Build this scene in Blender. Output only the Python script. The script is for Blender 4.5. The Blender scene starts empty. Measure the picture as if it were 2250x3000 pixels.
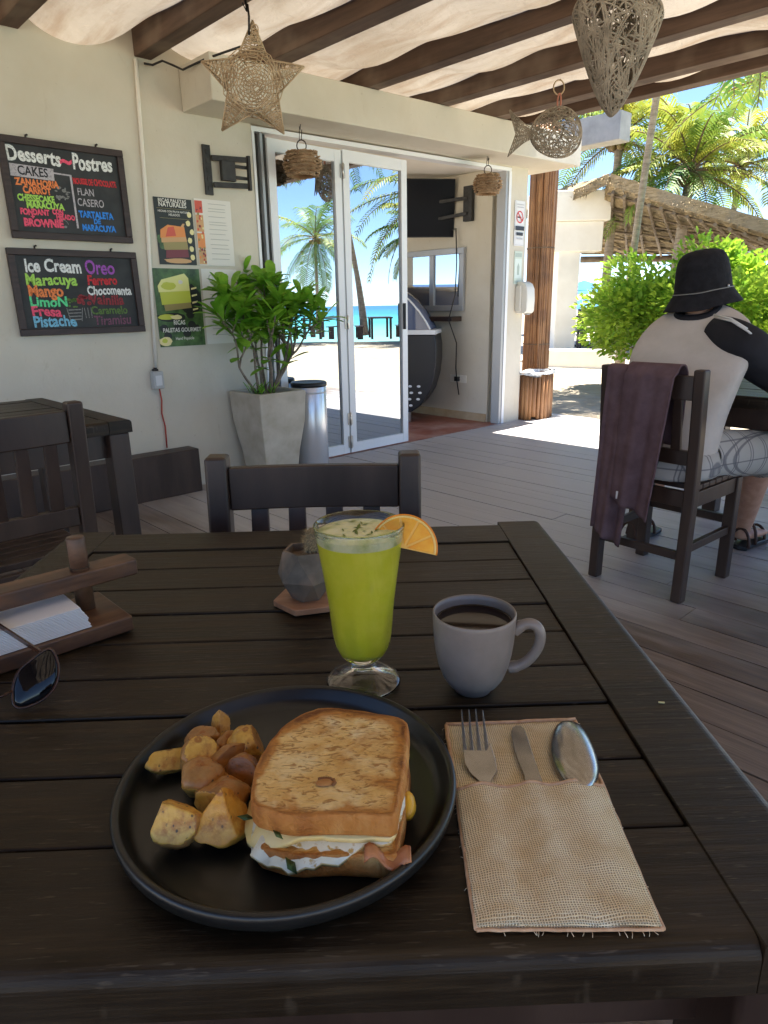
import bpy, math, random
from mathutils import Vector, Matrix, noise
random.seed(11)
R = math.radians
SC = bpy.context.scene
COL = SC.collection
PI = math.pi

# ------------------------------------------------------------------ camera, sky, sun, exposure
CAM_H = 1.12
FPX = 1985.0                                   # focal length in pixels of a 2250 x 3000 picture
PITCH, ROLL = R(17.0), R(1.0)
_f = Vector((0, math.cos(PITCH), -math.sin(PITCH)))
_d = Vector((0, -math.sin(PITCH), -math.cos(PITCH)))
_r = Vector((1, 0, 0))
C_RIGHT = _r * math.cos(ROLL) + _d * math.sin(ROLL)
C_DOWN = _d * math.cos(ROLL) - _r * math.sin(ROLL)
C_FWD = _f
cd = bpy.data.cameras.new('camera')
cd.sensor_fit = 'VERTICAL'; cd.sensor_height = 36.0; cd.lens = 36.0 * FPX / 3000.0
cd.clip_start = 0.02; cd.clip_end = 6000
co = bpy.data.objects.new('camera', cd); COL.objects.link(co)
m3 = Matrix((C_RIGHT, -C_DOWN, -C_FWD)).transposed()
co.matrix_world = Matrix.Translation((0, 0, CAM_H)) @ m3.to_4x4()
SC.camera = co

# building frame: a runs along the facade to the right, b out from it towards the tables
P0 = Vector((-1.242, 4.313, 0)); AZ = R(47.0)
U = Vector((math.sin(AZ), math.cos(AZ), 0)); N = Vector((math.cos(AZ), -math.sin(AZ), 0))
ROTB = R(43.0)
def ab(a, b, z=0.0): return P0 + U * a + N * b + Vector((0, 0, z))

SUN_A, SUN_B = 0.155, 0.04                       # the sun stands almost overhead
sdir = (U * SUN_A + N * SUN_B + Vector((0, 0, 1))).normalized()
sl = bpy.data.lights.new('sun', 'SUN'); sl.energy = 3.9; sl.angle = R(0.5); sl.color = (1.0, 0.93, 0.83)
so = bpy.data.objects.new('sun', sl); COL.objects.link(so)
so.rotation_euler = sdir.to_track_quat('Z', 'Y').to_euler(); so.location = (0, 0, 30)
w = bpy.data.worlds.new('World'); SC.world = w; w.use_nodes = True
wn = w.node_tree; bgn = wn.nodes['Background']
sk = wn.nodes.new('ShaderNodeTexSky'); sk.sky_type = 'NISHITA'; sk.sun_disc = False
sk.sun_elevation = math.asin(sdir.z); sk.sun_rotation = math.atan2(sdir.x, sdir.y)
sk.altitude = 0; sk.air_density = 0.6; sk.dust_density = 0.0; sk.ozone_density = 4.0
wn.links.new(sk.outputs[0], bgn.inputs[0]); bgn.inputs[1].default_value = 0.06
vs = SC.view_settings
SC.display_settings.display_device = 'sRGB'
vs.view_transform = 'Standard'; vs.look = 'None'; vs.gamma = 1.0; vs.use_curve_mapping = False
vs.exposure = 2.72
SC.cycles.use_denoising = True
try: SC.cycles.denoiser = 'OPENIMAGEDENOISE'
except Exception: pass
SC.cycles.max_bounces = 10; SC.cycles.diffuse_bounces = 5; SC.cycles.glossy_bounces = 5
SC.cycles.transmission_bounces = 8; SC.cycles.transparent_max_bounces = 12
SC.cycles.caustics_refractive = True; SC.cycles.caustics_reflective = False
SC.cycles.sample_clamp_indirect = 8.0

# ------------------------------------------------------------------ measuring helpers (picture point -> point in the place)
DS = 1.3563
def ray(x, y):
    x *= DS; y *= DS
    return C_RIGHT * ((x - 1125) / FPX) + C_DOWN * ((y - 1500) / FPX) + C_FWD
def at_z(x, y, z):
    d = ray(x, y); t = (z - CAM_H) / d.z
    return Vector((0, 0, CAM_H)) + d * t
def at_y(x, y, yy):
    d = ray(x, y); return Vector((0, 0, CAM_H)) + d * (yy / d.y)

# ------------------------------------------------------------------ mesh builder
class MB:
    def __init__(s): s.v = []; s.f = []; s.m = []; s.s = []; s.at = None
    def add(s, vs, fs, m=0, sm=False, M=None):
        o = len(s.v)
        for p in vs:
            p = Vector(p)
            if M is not None: p = M @ p
            s.v.append(p)
        for i, f in enumerate(fs):
            s.f.append([o + k for k in f]); s.m.append(m); s.s.append(sm)
        return s
    def box(s, x0, x1, y0, y1, z0, z1, m=0, M=None):
        vs = [(x0, y0, z0), (x1, y0, z0), (x1, y1, z0), (x0, y1, z0), (x0, y0, z1), (x1, y0, z1), (x1, y1, z1), (x0, y1, z1)]
        return s.add(vs, [(0, 3, 2, 1), (4, 5, 6, 7), (0, 1, 5, 4), (1, 2, 6, 5), (2, 3, 7, 6), (3, 0, 4, 7)], m, False, M)
    def hexa(s, b4, t4, m=0):
        return s.add(list(b4) + list(t4), [(0, 3, 2, 1), (4, 5, 6, 7), (0, 1, 5, 4), (1, 2, 6, 5), (2, 3, 7, 6), (3, 0, 4, 7)], m)
    def bar(s, p, q, w, h, m=0, up=(0, 0, 1)):      # a straight square bar from p to q
        p = Vector(p); q = Vector(q); t = (q - p).normalized(); upv = Vector(up)
        sd = t.cross(upv)
        if sd.length < 1e-4: sd = t.cross(Vector((1, 0, 0)))
        sd.normalize(); u2 = sd.cross(t)
        c = [(-1, -1), (1, -1), (1, 1), (-1, 1)]
        vs = [p + sd * (a * w / 2) + u2 * (b * h / 2) for a, b in c] + [q + sd * (a * w / 2) + u2 * (b * h / 2) for a, b in c]
        return s.add(vs, [(0, 1, 2, 3), (7, 6, 5, 4), (0, 4, 5, 1), (1, 5, 6, 2), (2, 6, 7, 3), (3, 7, 4, 0)], m)
    def tube(s, pts, r, n=6, m=0, cap=True, sm=True, closed=False):
        pts = [Vector(p) for p in pts]; k = len(pts); o = len(s.v)
        rs = r if isinstance(r, (list, tuple)) else [r] * k
        prev = None
        for i, p in enumerate(pts):
            if closed: t = pts[(i + 1) % k] - pts[i - 1]
            else: t = pts[min(i + 1, k - 1)] - pts[max(i - 1, 0)]
            if t.length < 1e-9: t = Vector((0, 0, 1))
            t.normalize()
            if prev is None:
                a = Vector((0, 0, 1)) if abs(t.z) < .9 else Vector((1, 0, 0))
                x = t.cross(a).normalized()
            else:
                x = prev - t * prev.dot(t)
                if x.length < 1e-6: x = t.cross(Vector((0.3, 0.5, 0.8)))
                x.normalize()
            prev = x; y = t.cross(x)
            for j in range(n):
                an = 2 * PI * j / n
                s.v.append(p + (x * math.cos(an) + y * math.sin(an)) * rs[i])
        segs = k if closed else k - 1
        for i in range(segs):
            i2 = (i + 1) % k
            for j in range(n):
                j2 = (j + 1) % n
                s.f.append([o + i * n + j, o + i * n + j2, o + i2 * n + j2, o + i2 * n + j]); s.m.append(m); s.s.append(sm)
        if cap and not closed:
            s.f.append([o + j for j in reversed(range(n))]); s.m.append(m); s.s.append(False)
            s.f.append([o + (k - 1) * n + j for j in range(n)]); s.m.append(m); s.s.append(False)
        return s
    def loft(s, rings, m=0, sm=True, cap=True, closed=True):
        o = len(s.v); n = len(rings[0])
        for rg in rings:
            for p in rg: s.v.append(Vector(p))
        for i in range(len(rings) - 1):
            for j in range(n if closed else n - 1):
                j2 = (j + 1) % n
                s.f.append([o + i * n + j, o + i * n + j2, o + (i + 1) * n + j2, o + (i + 1) * n + j]); s.m.append(m); s.s.append(sm)
        if cap and closed:
            s.f.append([o + j for j in reversed(range(n))]); s.m.append(m); s.s.append(sm)
            l = o + (len(rings) - 1) * n
            s.f.append([l + j for j in range(n)]); s.m.append(m); s.s.append(sm)
        return s
    def lathe(s, prof, n=40, c=(0, 0, 0), m=0, sm=True, cap=False, mod=None):
        rings = []
        for r, z in prof:
            rg = []
            for j in range(n):
                an = 2 * PI * j / n
                rr = r * (mod(an, z) if mod else 1)
                rg.append((c[0] + rr * math.cos(an), c[1] + rr * math.sin(an), c[2] + z))
            rings.append(rg)
        return s.loft(rings, m, sm, cap)
    def prism(s, poly, z0, z1, m=0, sm=False, M=None):
        n = len(poly)
        vs = [(p[0], p[1], z0) for p in poly] + [(p[0], p[1], z1) for p in poly]
        fs = [list(reversed(range(n))), [n + i for i in range(n)]]
        o = len(s.v)
        s.add(vs, fs, m, False, M)
        for i in range(n):
            j = (i + 1) % n
            s.f.append([o + i, o + j, o + n + j, o + n + i]); s.m.append(m); s.s.append(sm)
        return s
    def grid(s, fn, nu, nv, m=0, sm=True, thick=0):
        o = len(s.v)
        for i in range(nu + 1):
            for j in range(nv + 1): s.v.append(Vector(fn(i / nu, j / nv)))
        for i in range(nu):
            for j in range(nv):
                k = o + i * (nv + 1) + j
                s.f.append([k, k + 1, k + nv + 2, k + nv + 1]); s.m.append(m); s.s.append(sm)
        return s
    def disc(s, c, ax, ay, rx, ry, n=20, m=0):
        c = Vector(c); ax = Vector(ax); ay = Vector(ay)
        return s.add([c + ax * (rx * math.cos(2 * PI * i / n)) + ay * (ry * math.sin(2 * PI * i / n)) for i in range(n)], [list(range(n))], m)
    def ring(s, c, ax, ay, r0, r1, n=28, m=0):
        c = Vector(c); ax = Vector(ax); ay = Vector(ay)
        vs = []
        for r in (r0, r1): vs += [c + ax * (r * math.cos(2 * PI * i / n)) + ay * (r * math.sin(2 * PI * i / n)) for i in range(n)]
        return s.add(vs, [(i, (i + 1) % n, n + (i + 1) % n, n + i) for i in range(n)], m)
    def build(s, name, mats, parent=None, bevel=0, seg=2, sub=0, loc=None, solid=0, offset=-1):
        me = bpy.data.meshes.new(name)
        me.from_pydata([tuple(p) for p in s.v], [], s.f)
        if not isinstance(mats, (list, tuple)): mats = [mats]
        for mm in mats: me.materials.append(mm)
        me.polygons.foreach_set('material_index', s.m)
        me.polygons.foreach_set('use_smooth', [True] * len(s.f) if bevel else s.s)
        if s.at:
            an_ = me.attributes.new('wear', 'FLOAT_COLOR', 'POINT'); an_.data.foreach_set('color', [x for c in s.at for x in (c[0], c[1], c[2], 1.0)])
        me.update()
        o = bpy.data.objects.new(name, me); COL.objects.link(o)
        if parent is not None: o.parent = parent
        if loc is not None: o.location = loc
        if solid:
            sm = o.modifiers.new('solid', 'SOLIDIFY'); sm.thickness = solid; sm.offset = offset
        if bevel:
            b = o.modifiers.new('bevel', 'BEVEL'); b.width = bevel; b.segments = seg; b.limit_method = 'ANGLE'; b.angle_limit = R(35); b.harden_normals = True
        if sub:
            sb = o.modifiers.new('subsurf', 'SUBSURF'); sb.levels = sub; sb.render_levels = sub
        return o

def tag(o, label, cat, group=None, kind=None):
    if label: o['label'] = label
    if cat: o['category'] = cat
    if group: o['group'] = group
    if kind: o['kind'] = kind
    return o
def thing(name, label, cat, loc=(0, 0, 0), rotz=0.0, group=None, kind=None):
    o = bpy.data.objects.new(name, None); COL.objects.link(o)
    o.empty_display_size = 0.1
    o.location = loc; o.rotation_euler = (0, 0, rotz)
    return tag(o, label, cat, group, kind)
def kids(o): return [c for c in bpy.data.objects if c.parent == o]
def dup(o, parent=None):
    c = o.copy(); COL.objects.link(c)
    if parent is not None: c.parent = parent
    for ch in kids(o): dup(ch, c)
    return c

# ------------------------------------------------------------------ materials
def newmat(name):
    m = bpy.data.materials.new(name); m.use_nodes = True
    return m, m.node_tree, m.node_tree.nodes['Principled BSDF']
def rgba(c): return (c[0], c[1], c[2], 1.0)
def plain(name, c, rough=.5, spec=.5, metal=0.0, trans=0.0, ior=1.45, coat=0.0, sss=0.0, sheen=0.0, emit=None):
    m, t, b = newmat(name)
    b.inputs['Base Color'].default_value = rgba(c); b.inputs['Roughness'].default_value = rough
    b.inputs['Specular IOR Level'].default_value = spec; b.inputs['Metallic'].default_value = metal
    b.inputs['Transmission Weight'].default_value = trans; b.inputs['IOR'].default_value = ior
    b.inputs['Coat Weight'].default_value = coat
    if sss:
        b.inputs['Subsurface Weight'].default_value = sss; b.inputs['Subsurface Radius'].default_value = (.01, .008, .004); b.inputs['Subsurface Scale'].default_value = .5
    if sheen: b.inputs['Sheen Weight'].default_value = sheen
    if emit: b.inputs['Emission Color'].default_value = rgba(emit[0]); b.inputs['Emission Strength'].default_value = emit[1]
    return m
def coords(t, scale=(1, 1, 1), rot=(0, 0, 0), kind='Object'):
    tc = t.nodes.new('ShaderNodeTexCoord'); mp = t.nodes.new('ShaderNodeMapping')
    mp.inputs['Scale'].default_value = scale; mp.inputs['Rotation'].default_value = rot
    t.links.new(tc.outputs[kind], mp.inputs[0]); return mp.outputs[0]
def nz(t, vec, scale, detail=4, rough=.6, dist=0.0):
    n = t.nodes.new('ShaderNodeTexNoise'); n.inputs['Scale'].default_value = scale; n.inputs['Detail'].default_value = detail
    n.inputs['Roughness'].default_value = rough; n.inputs['Distortion'].default_value = dist
    t.links.new(vec, n.inputs['Vector']); return n.outputs['Fac']
def ramp(t, fac, stops):
    r = t.nodes.new('ShaderNodeValToRGB'); e = r.color_ramp.elements
    while len(e) < len(stops): e.new(0.5)
    for i, (p, c) in enumerate(stops): e[i].position = p; e[i].color = rgba(c) if not isinstance(c, (int, float)) else (c, c, c, 1)
    t.links.new(fac, r.inputs[0]); return r.outputs[0]
def mixc(t, fac, a, b, mode='MIX'):
    n = t.nodes.new('ShaderNodeMix'); n.data_type = 'RGBA'; n.blend_type = mode
    if isinstance(fac, (int, float)): n.inputs[0].default_value = fac
    else: t.links.new(fac, n.inputs[0])
    for k, x in ((6, a), (7, b)):
        if isinstance(x, (tuple, list)): n.inputs[k].default_value = rgba(x)
        else: t.links.new(x, n.inputs[k])
    return n.outputs[2]
def bump(t, b, h, strength=.3, dist=.002):
    n = t.nodes.new('ShaderNodeBump'); n.inputs['Strength'].default_value = strength; n.inputs['Distance'].default_value = dist
    t.links.new(h, n.inputs['Height']); t.links.new(n.outputs[0], b.inputs['Normal'])
def noisy(name, c1, c2, scale=5, rough=.6, stretch=(1, 1, 1), bscale=40, bstr=.2, bdist=.002, lo=.35, hi=.65, spec=.5, c3=None, s3=1.2, detail=5, rvar=0.0, metal=0.0, coat=0.0, rot=(0, 0, 0), lo3=.45, hi3=.75):
    m, t, b = newmat(name)
    v = coords(t, stretch, rot)
    f = nz(t, v, scale, detail)
    c = ramp(t, f, [(lo, c1), (hi, c2)])
    if c3 is not None:
        f3 = nz(t, coords(t), s3, 3)
        k = ramp(t, f3, [(lo3, 0.0), (hi3, 1.0)])
        c = mixc(t, k, c, c3)
    t.links.new(c, b.inputs['Base Color'])
    b.inputs['Roughness'].default_value = rough; b.inputs['Specular IOR Level'].default_value = spec
    b.inputs['Metallic'].default_value = metal; b.inputs['Coat Weight'].default_value = coat
    if rvar:
        rr = ramp(t, f, [(0.3, max(0, rough - rvar)), (0.7, min(1, rough + rvar))]); t.links.new(rr, b.inputs['Roughness'])
    if bstr: bump(t, b, nz(t, v, bscale, 4), bstr, bdist)
    return m
def leafy(name, c1, c2, scale=6, rough=.45, trl=.3, spec=.4):
    m, t, b = newmat(name)
    f = nz(t, coords(t), scale, 3)
    c = ramp(t, f, [(.35, c1), (.68, c2)])
    t.links.new(c, b.inputs['Base Color']); b.inputs['Roughness'].default_value = rough; b.inputs['Specular IOR Level'].default_value = spec
    tr = t.nodes.new('ShaderNodeBsdfTranslucent'); t.links.new(c, tr.inputs[0])
    mx = t.nodes.new('ShaderNodeMixShader'); mx.inputs[0].default_value = trl
    out = t.nodes['Material Output']
    t.links.new(b.outputs[0], mx.inputs[1]); t.links.new(tr.outputs[0], mx.inputs[2]); t.links.new(mx.outputs[0], out.inputs[0])
    return m

M = {}
def plaster():
    m, t, b = newmat('cream_plaster')
    v = coords(t)
    c = ramp(t, nz(t, v, 2.5, 5), [(.35, (.60, .56, .465)), (.65, (.645, .605, .51))])
    c = mixc(t, ramp(t, nz(t, v, 1.1, 5, .65, .5), [(.52, 0.0), (.74, .7)]), c, (.56, .50, .385))
    c = mixc(t, ramp(t, nz(t, coords(t, (1, 1, .35)), 7, 5, .7, 1.5), [(.63, 0.0), (.72, .45)]), c, (.50, .44, .34))
    c = mixc(t, ramp(t, nz(t, v, 38, 2), [(.70, 0.0), (.74, .5)]), c, (.46, .41, .33))
    t.links.new(c, b.inputs['Base Color']); b.inputs['Roughness'].default_value = .85; b.inputs['Specular IOR Level'].default_value = .2
    bump(t, b, nz(t, v, 26, 6, .7), .3, .005)
    return m
M['plaster'] = plaster()
M['white_render'] = noisy('white_render', (.78, .74, .65), (.84, .81, .73), 2, .9, bscale=30, bstr=.25, spec=.2, c3=(.55, .52, .45), s3=.7, lo3=.55, hi3=.9)
M['alu'] = plain('white_aluminium', (.80, .82, .84), .35)
M['alu_grey'] = plain('grey_aluminium', (.38, .39, .40), .4, metal=.3)
M['dark_gap'] = plain('dark_gasket', (.05, .05, .045), .6)
M['steel'] = plain('brushed_steel', (.55, .52, .48), .28, metal=1.0)
M['black'] = plain('black_plastic', (.012, .012, .014), .4)
M['screen'] = plain('television_screen', (.006, .006, .009), .35, spec=.12)
M['beam'] = noisy('beam_wood', (.060, .033, .020), (.12, .070, .045), 3.5, .7, stretch=(6, .5, 6), bscale=12, bstr=.35, c3=(.22, .165, .12), s3=2.2, lo3=.52, hi3=.8)
M['furniture'] = noisy('dark_stained_wood', (.026, .0135, .009), (.052, .029, .019), 4, .42, stretch=(3, 3, .6), bscale=25, bstr=.25, bdist=.001, rvar=.08)
M['iron'] = plain('black_wire', (.02, .018, .016), .5)
# ------------------------------------------------------------------ wood of the table top, deck and others
def tablewood():
    m, t, b = newmat('table_wood')
    v = coords(t, (1.2, 26, 26))
    f = nz(t, v, 4, 6, .65)
    c = ramp(t, f, [(.28, (.0060, .0030, .0010)), (.5, (.0160, .0090, .0032)), (.70, (.048, .030, .0135))])
    f2 = nz(t, coords(t), 9, 3)
    c = mixc(t, ramp(t, f2, [(.45, 0.0), (.75, .6)]), c, (.04, .029, .019))
    f5 = nz(t, coords(t, (3, 30, 1)), 14, 2)
    c = mixc(t, ramp(t, f5, [(.63, 0.0), (.72, .5)]), c, (.11, .085, .058))
    t.links.new(c, b.inputs['Base Color'])
    t.links.new(ramp(t, f, [(.3, .36), (.7, .52)]), b.inputs['Roughness'])
    b.inputs['Specular IOR Level'].default_value = .27
    bump(t, b, nz(t, coords(t, (2.5, 45, 45)), 5, 6, .7), .45, .0016)
    return m
M['table'] = tablewood()
def deckwood():
    m, t, b = newmat('weathered_deck_wood')
    tc = coords(t)
    sp = t.nodes.new('ShaderNodeSeparateXYZ'); t.links.new(tc, sp.inputs[0])
    mul = t.nodes.new('ShaderNodeMath'); mul.operation = 'MULTIPLY'; mul.inputs[1].default_value = 1 / BOARD; t.links.new(sp.outputs[0], mul.inputs[0])
    fl = t.nodes.new('ShaderNodeMath'); fl.operation = 'FLOOR'; t.links.new(mul.outputs[0], fl.inputs[0])
    wn_ = t.nodes.new('ShaderNodeTexWhiteNoise'); wn_.noise_dimensions = '1D'; t.links.new(fl.outputs[0], wn_.inputs['W'])
    f = nz(t, coords(t, (14, .7, 14)), 3, 6, .65, .3)
    c = ramp(t, f, [(.28, (.075, .050, .036)), (.5, (.15, .108, .080)), (.72, (.24, .180, .138))])
    c = mixc(t, wn_.outputs[0], c, (.42, .36, .33), 'MULTIPLY')
    # patchily paler, greyer boards towards the facade and to the right
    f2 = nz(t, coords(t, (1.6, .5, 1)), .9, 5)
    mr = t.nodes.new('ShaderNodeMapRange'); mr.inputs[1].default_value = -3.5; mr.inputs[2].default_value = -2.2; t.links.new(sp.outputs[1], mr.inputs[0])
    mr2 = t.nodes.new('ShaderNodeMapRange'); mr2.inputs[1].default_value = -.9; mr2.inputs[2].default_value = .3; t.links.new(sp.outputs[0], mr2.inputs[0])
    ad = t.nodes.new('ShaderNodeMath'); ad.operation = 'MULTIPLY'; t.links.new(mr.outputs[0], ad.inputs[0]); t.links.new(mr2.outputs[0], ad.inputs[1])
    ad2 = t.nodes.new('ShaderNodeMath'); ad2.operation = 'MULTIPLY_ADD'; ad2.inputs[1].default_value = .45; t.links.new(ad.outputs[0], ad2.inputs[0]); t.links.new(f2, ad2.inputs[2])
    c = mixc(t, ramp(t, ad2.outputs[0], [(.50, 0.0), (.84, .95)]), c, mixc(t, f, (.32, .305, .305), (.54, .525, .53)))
    t.links.new(c, b.inputs['Base Color'])
    t.links.new(ramp(t, f, [(.3, .42), (.7, .62)]), b.inputs['Roughness'])
    bump(t, b, nz(t, coords(t, (30, 1.5, 30)), 4, 5), .4, .003)
    return m
BOARD = 0.142
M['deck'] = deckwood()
M['red_tile'] = noisy('rust_red_floor', (.25, .075, .045), (.34, .13, .09), 6, .45, c3=(.50, .36, .30), s3=2.4, bstr=.1)
M['sand'] = noisy('beach_sand', (.33, .285, .215), (.41, .36, .28), 1.2, .95, bscale=3.5, bstr=.6, bdist=.05, spec=.1, c3=(.30, .25, .185), s3=6)
def seamat():
    m, t, b = newmat('turquoise_sea')
    tc = coords(t)
    ln = t.nodes.new('ShaderNodeVectorMath'); ln.operation = 'LENGTH'; t.links.new(tc, ln.inputs[0])
    mr = t.nodes.new('ShaderNodeMapRange'); mr.inputs[1].default_value = 20; mr.inputs[2].default_value = 420; t.links.new(ln.outputs['Value'], mr.inputs[0])
    f = nz(t, coords(t, (.02, .02, 1)), 1.2, 3)
    c = ramp(t, mr.outputs[0], [(0.0, (.22, .46, .38)), (.14, (.05, .36, .36)), (.4, (.012, .20, .29)), (1.0, (.006, .10, .21))])
    c = mixc(t, ramp(t, f, [(.45, 0.0), (.6, .35)]), c, (.02, .13, .2))
    t.links.new(c, b.inputs['Base Color']); b.inputs['Roughness'].default_value = .3; b.inputs['Specular IOR Level'].default_value = .25
    bump(t, b, nz(t, coords(t, (1, 1, 1)), .6, 4), .5, .3)
    return m
M['sea'] = seamat()
M['thatch'] = noisy('palm_thatch', (.21, .16, .09), (.42, .335, .21), 6, .95, stretch=(1, 1, 6), bscale=20, bstr=.8, bdist=.03, spec=.1, c3=(.24, .21, .16), s3=1)
M['bamboo'] = noisy('cane_poles', (.20, .085, .03), (.40, .21, .09), 3, .55, stretch=(14, 14, .7), bscale=20, bstr=.4, c3=(.11, .055, .03), s3=3.5)
M['wicker'] = noisy('natural_wicker', (.40, .28, .16), (.62, .48, .31), 14, .75, bstr=.2)
M['wicker_brown'] = noisy('brown_wicker', (.26, .165, .09), (.46, .32, .19), 14, .8, bstr=.2)
M['wicker_grey'] = noisy('greyed_wicker', (.22, .18, .13), (.40, .335, .25), 14, .8, bstr=.2)
def canvas():
    m, t, b = newmat('stained_canvas')
    f = nz(t, coords(t, (1, .5, 1)), 2.2, 6, .65, .6)
    c = ramp(t, f, [(.3, (.34, .275, .20)), (.46, (.48, .42, .34)), (.66, (.57, .515, .435))])
    f2 = nz(t, coords(t, (3, .5, 1)), 3, 5)
    c = mixc(t, ramp(t, f2, [(.46, 0.0), (.68, .7)]), c, (.33, .24, .16))
    t.links.new(c, b.inputs['Base Color']); b.inputs['Roughness'].default_value = .9; b.inputs['Specular IOR Level'].default_value = .1
    bump(t, b, nz(t, coords(t, (3, 5, 1)), 3, 5, .65, 1.0), .8, .025)
    tr = t.nodes.new('ShaderNodeBsdfTranslucent'); t.links.new(c, tr.inputs[0])
    mx = t.nodes.new('ShaderNodeMixShader'); mx.inputs[0].default_value = .138
    t.links.new(b.outputs[0], mx.inputs[1]); t.links.new(tr.outputs[0], mx.inputs[2]); t.links.new(mx.outputs[0], t.nodes['Material Output'].inputs[0])
    return m
M['canvas'] = canvas()
def mirrorglass():
    m, t, b = newmat('mirror_film_glass')
    g = t.nodes.new('ShaderNodeBsdfGlossy'); g.inputs['Roughness'].default_value = 0.0; g.inputs['Color'].default_value = (.66, .70, .74, 1)
    tr = t.nodes.new('ShaderNodeBsdfTransparent'); tr.inputs[0].default_value = (.35, .37, .40, 1)
    mx = t.nodes.new('ShaderNodeMixShader'); mx.inputs[0].default_value = .82
    t.links.new(tr.outputs[0], mx.inputs[1]); t.links.new(g.outputs[0], mx.inputs[2]); t.links.new(mx.outputs[0], t.nodes['Material Output'].inputs[0])
    return m
M['mirror'] = mirrorglass()
M['leaf_pot'] = leafy('glossy_green_leaf', (.13, .35, .025), (.34, .60, .07), 9, .38, .40)
M['leaf_bush'] = leafy('bright_bush_leaf', (.15, .33, .03), (.46, .60, .065), 5, .45, .42)
M['palm_green'] = leafy('palm_frond_green', (.045, .13, .025), (.22, .32, .05), 1.2, .5, .3)
M['palm_yellow'] = leafy('palm_frond_yellowing', (.09, .19, .03), (.42, .40, .06), .9, .5, .35)
M['bark'] = noisy('grey_palm_bark', (.20, .165, .125), (.36, .31, .25), 5, .9, stretch=(1, 1, 5), bscale=14, bstr=.6, bdist=.02)
M['twig'] = noisy('brown_twig', (.10, .065, .04), (.20, .14, .09), 12, .8)
M['concrete'] = noisy('sandy_concrete', (.42, .38, .30), (.54, .50, .42), 7, .9, bscale=45, bstr=.35, c3=(.36, .31, .23), s3=3)
M['soil'] = noisy('potting_soil', (.09, .055, .03), (.19, .12, .07), 30, .95, bstr=.8)

# ------------------------------------------------------------------ the ground
g = MB()
# sand as one sheet: level by the deck, a low berm, then down under the sea
def sandpt(i, j, n=90):
    s = -1 + 2 * i / n; t = -1 + 2 * j / n
    x = math.copysign(abs(s) ** 2.2, s) * 260; y = math.copysign(abs(t) ** 2.2, t) * 260
    x += 4; y += 8
    p = Vector((x, y, 0)); q = p - P0; a = q.dot(U); b = q.dot(N)
    dsea = (a * 0.66 + b * 0.75)
    z = -0.06
    h = noise.noise(Vector((x * .45, y * .45, 3))) * .05 + noise.noise(Vector((x * 1.7, y * 1.7, 9))) * .018
    near = max(0, min(1, (a - 4.6) / 3.0)) if a > 0 else 0
    z += h * near
    if dsea > 20.5: z -= min(4.0, (dsea - 20.5) * .115)
    return (x, y, z)
n = 90
vs_ = [sandpt(i, j) for i in range(n + 1) for j in range(n + 1)]
fs_ = [(i * (n + 1) + j, (i + 1) * (n + 1) + j, (i + 1) * (n + 1) + j + 1, i * (n + 1) + j + 1) for i in range(n) for j in range(n)]
g.add(vs_, fs_, 0, True)
tag(g.build('sand', M['sand']), 'pale beach sand around the deck, running down to the sea', 'sand', kind='structure')
se = MB(); se.box(-2600, 2600, -2600, 2600, -3.2, -1.25)
sea = se.build('sea', M['sea']); sea.location = ab(12, 15)
tag(sea, 'turquoise sea with its horizon, mirrored in the glass doors', 'sea', kind='structure')
# deck boards, running out from the facade
d = MB()
k0, k1 = int(-7.5 / BOARD), int(4.25 / BOARD)
for k in range(k0, k1):
    x0 = k * BOARD + .0025; x1 = (k + 1) * BOARD - .0025
    cuts = [-8.2]; off = random.uniform(0, 2.4)
    yy = -8.2 + off
    while yy < 0.0: cuts.append(yy); yy += 2.4
    cuts.append(0.0)
    for c0, c1 in zip(cuts, cuts[1:]):
        if c1 - c0 < .01: continue
        dz = random.uniform(-.0015, .0015)
        d.box(x0, x1, c0 + .0015, c1 - .0015, -.03 + dz, dz)
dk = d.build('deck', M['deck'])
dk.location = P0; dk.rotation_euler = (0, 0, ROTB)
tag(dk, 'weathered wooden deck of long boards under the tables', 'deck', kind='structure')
d = MB(); d.box(-7.5, 4.24, -8.2, .02, -.10, -.036)
o = d.build('deck_underlay', M['dark_gap']); o.location = P0; o.rotation_euler = (0, 0, ROTB)
tag(o, 'dark joists and ground below the deck boards', 'ground', kind='structure')
d = MB(); d.box(1.2, 3.7, .02, 4.6, -.03, -.004)
o = d.build('indoor_floor', M['red_tile']); o.location = P0; o.rotation_euler = (0, 0, ROTB)
tag(o, 'rust red floor inside the open doorway', 'floor', kind='structure')
# far deck of the thatched restaurant
d = MB(); d.box(9.6, 22, -.5, 12, -.04, .0)
o = d.build('paved_terrace', M['concrete']); o.location = ab(0, 0); o.rotation_euler = (0, 0, ROTB)
tag(o, 'grey paved terrace beneath the thatched restaurant roof', 'terrace', kind='structure')

# ------------------------------------------------------------------ the cafe building (local x = a, local y = -b)
B = thing('cafe_building', 'cream plastered beach cafe with folding glass doors and overhanging header', 'building', P0, ROTB)
s = MB()
s.box(-7.0, .62, 0, .16, -.05, 3.1)                    # wall left of the doors
s.box(.62, 3.30, 0.0, .16, 2.245, 3.1)                  # over the doors
s.build('facade_wall', M['plaster'], B)
s = MB(); s.box(3.30, 3.55, -.004, .30, -.05, 3.1)
s.build('pillar', M['plaster'], B, bevel=.006)
# header: bottom rises very slightly to the right as in the photo
s = MB()
s.hexa([(.16, -.34, 2.200), (3.86, -.34, 2.275), (3.86, .30, 2.275), (.16, -.002, 2.200)],
       [(.16, -.34, 2.432), (3.86, -.34, 2.512), (3.86, .30, 2.512), (.16, -.002, 2.432)])
s.build('header', M['plaster'], B, bevel=.008)
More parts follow.
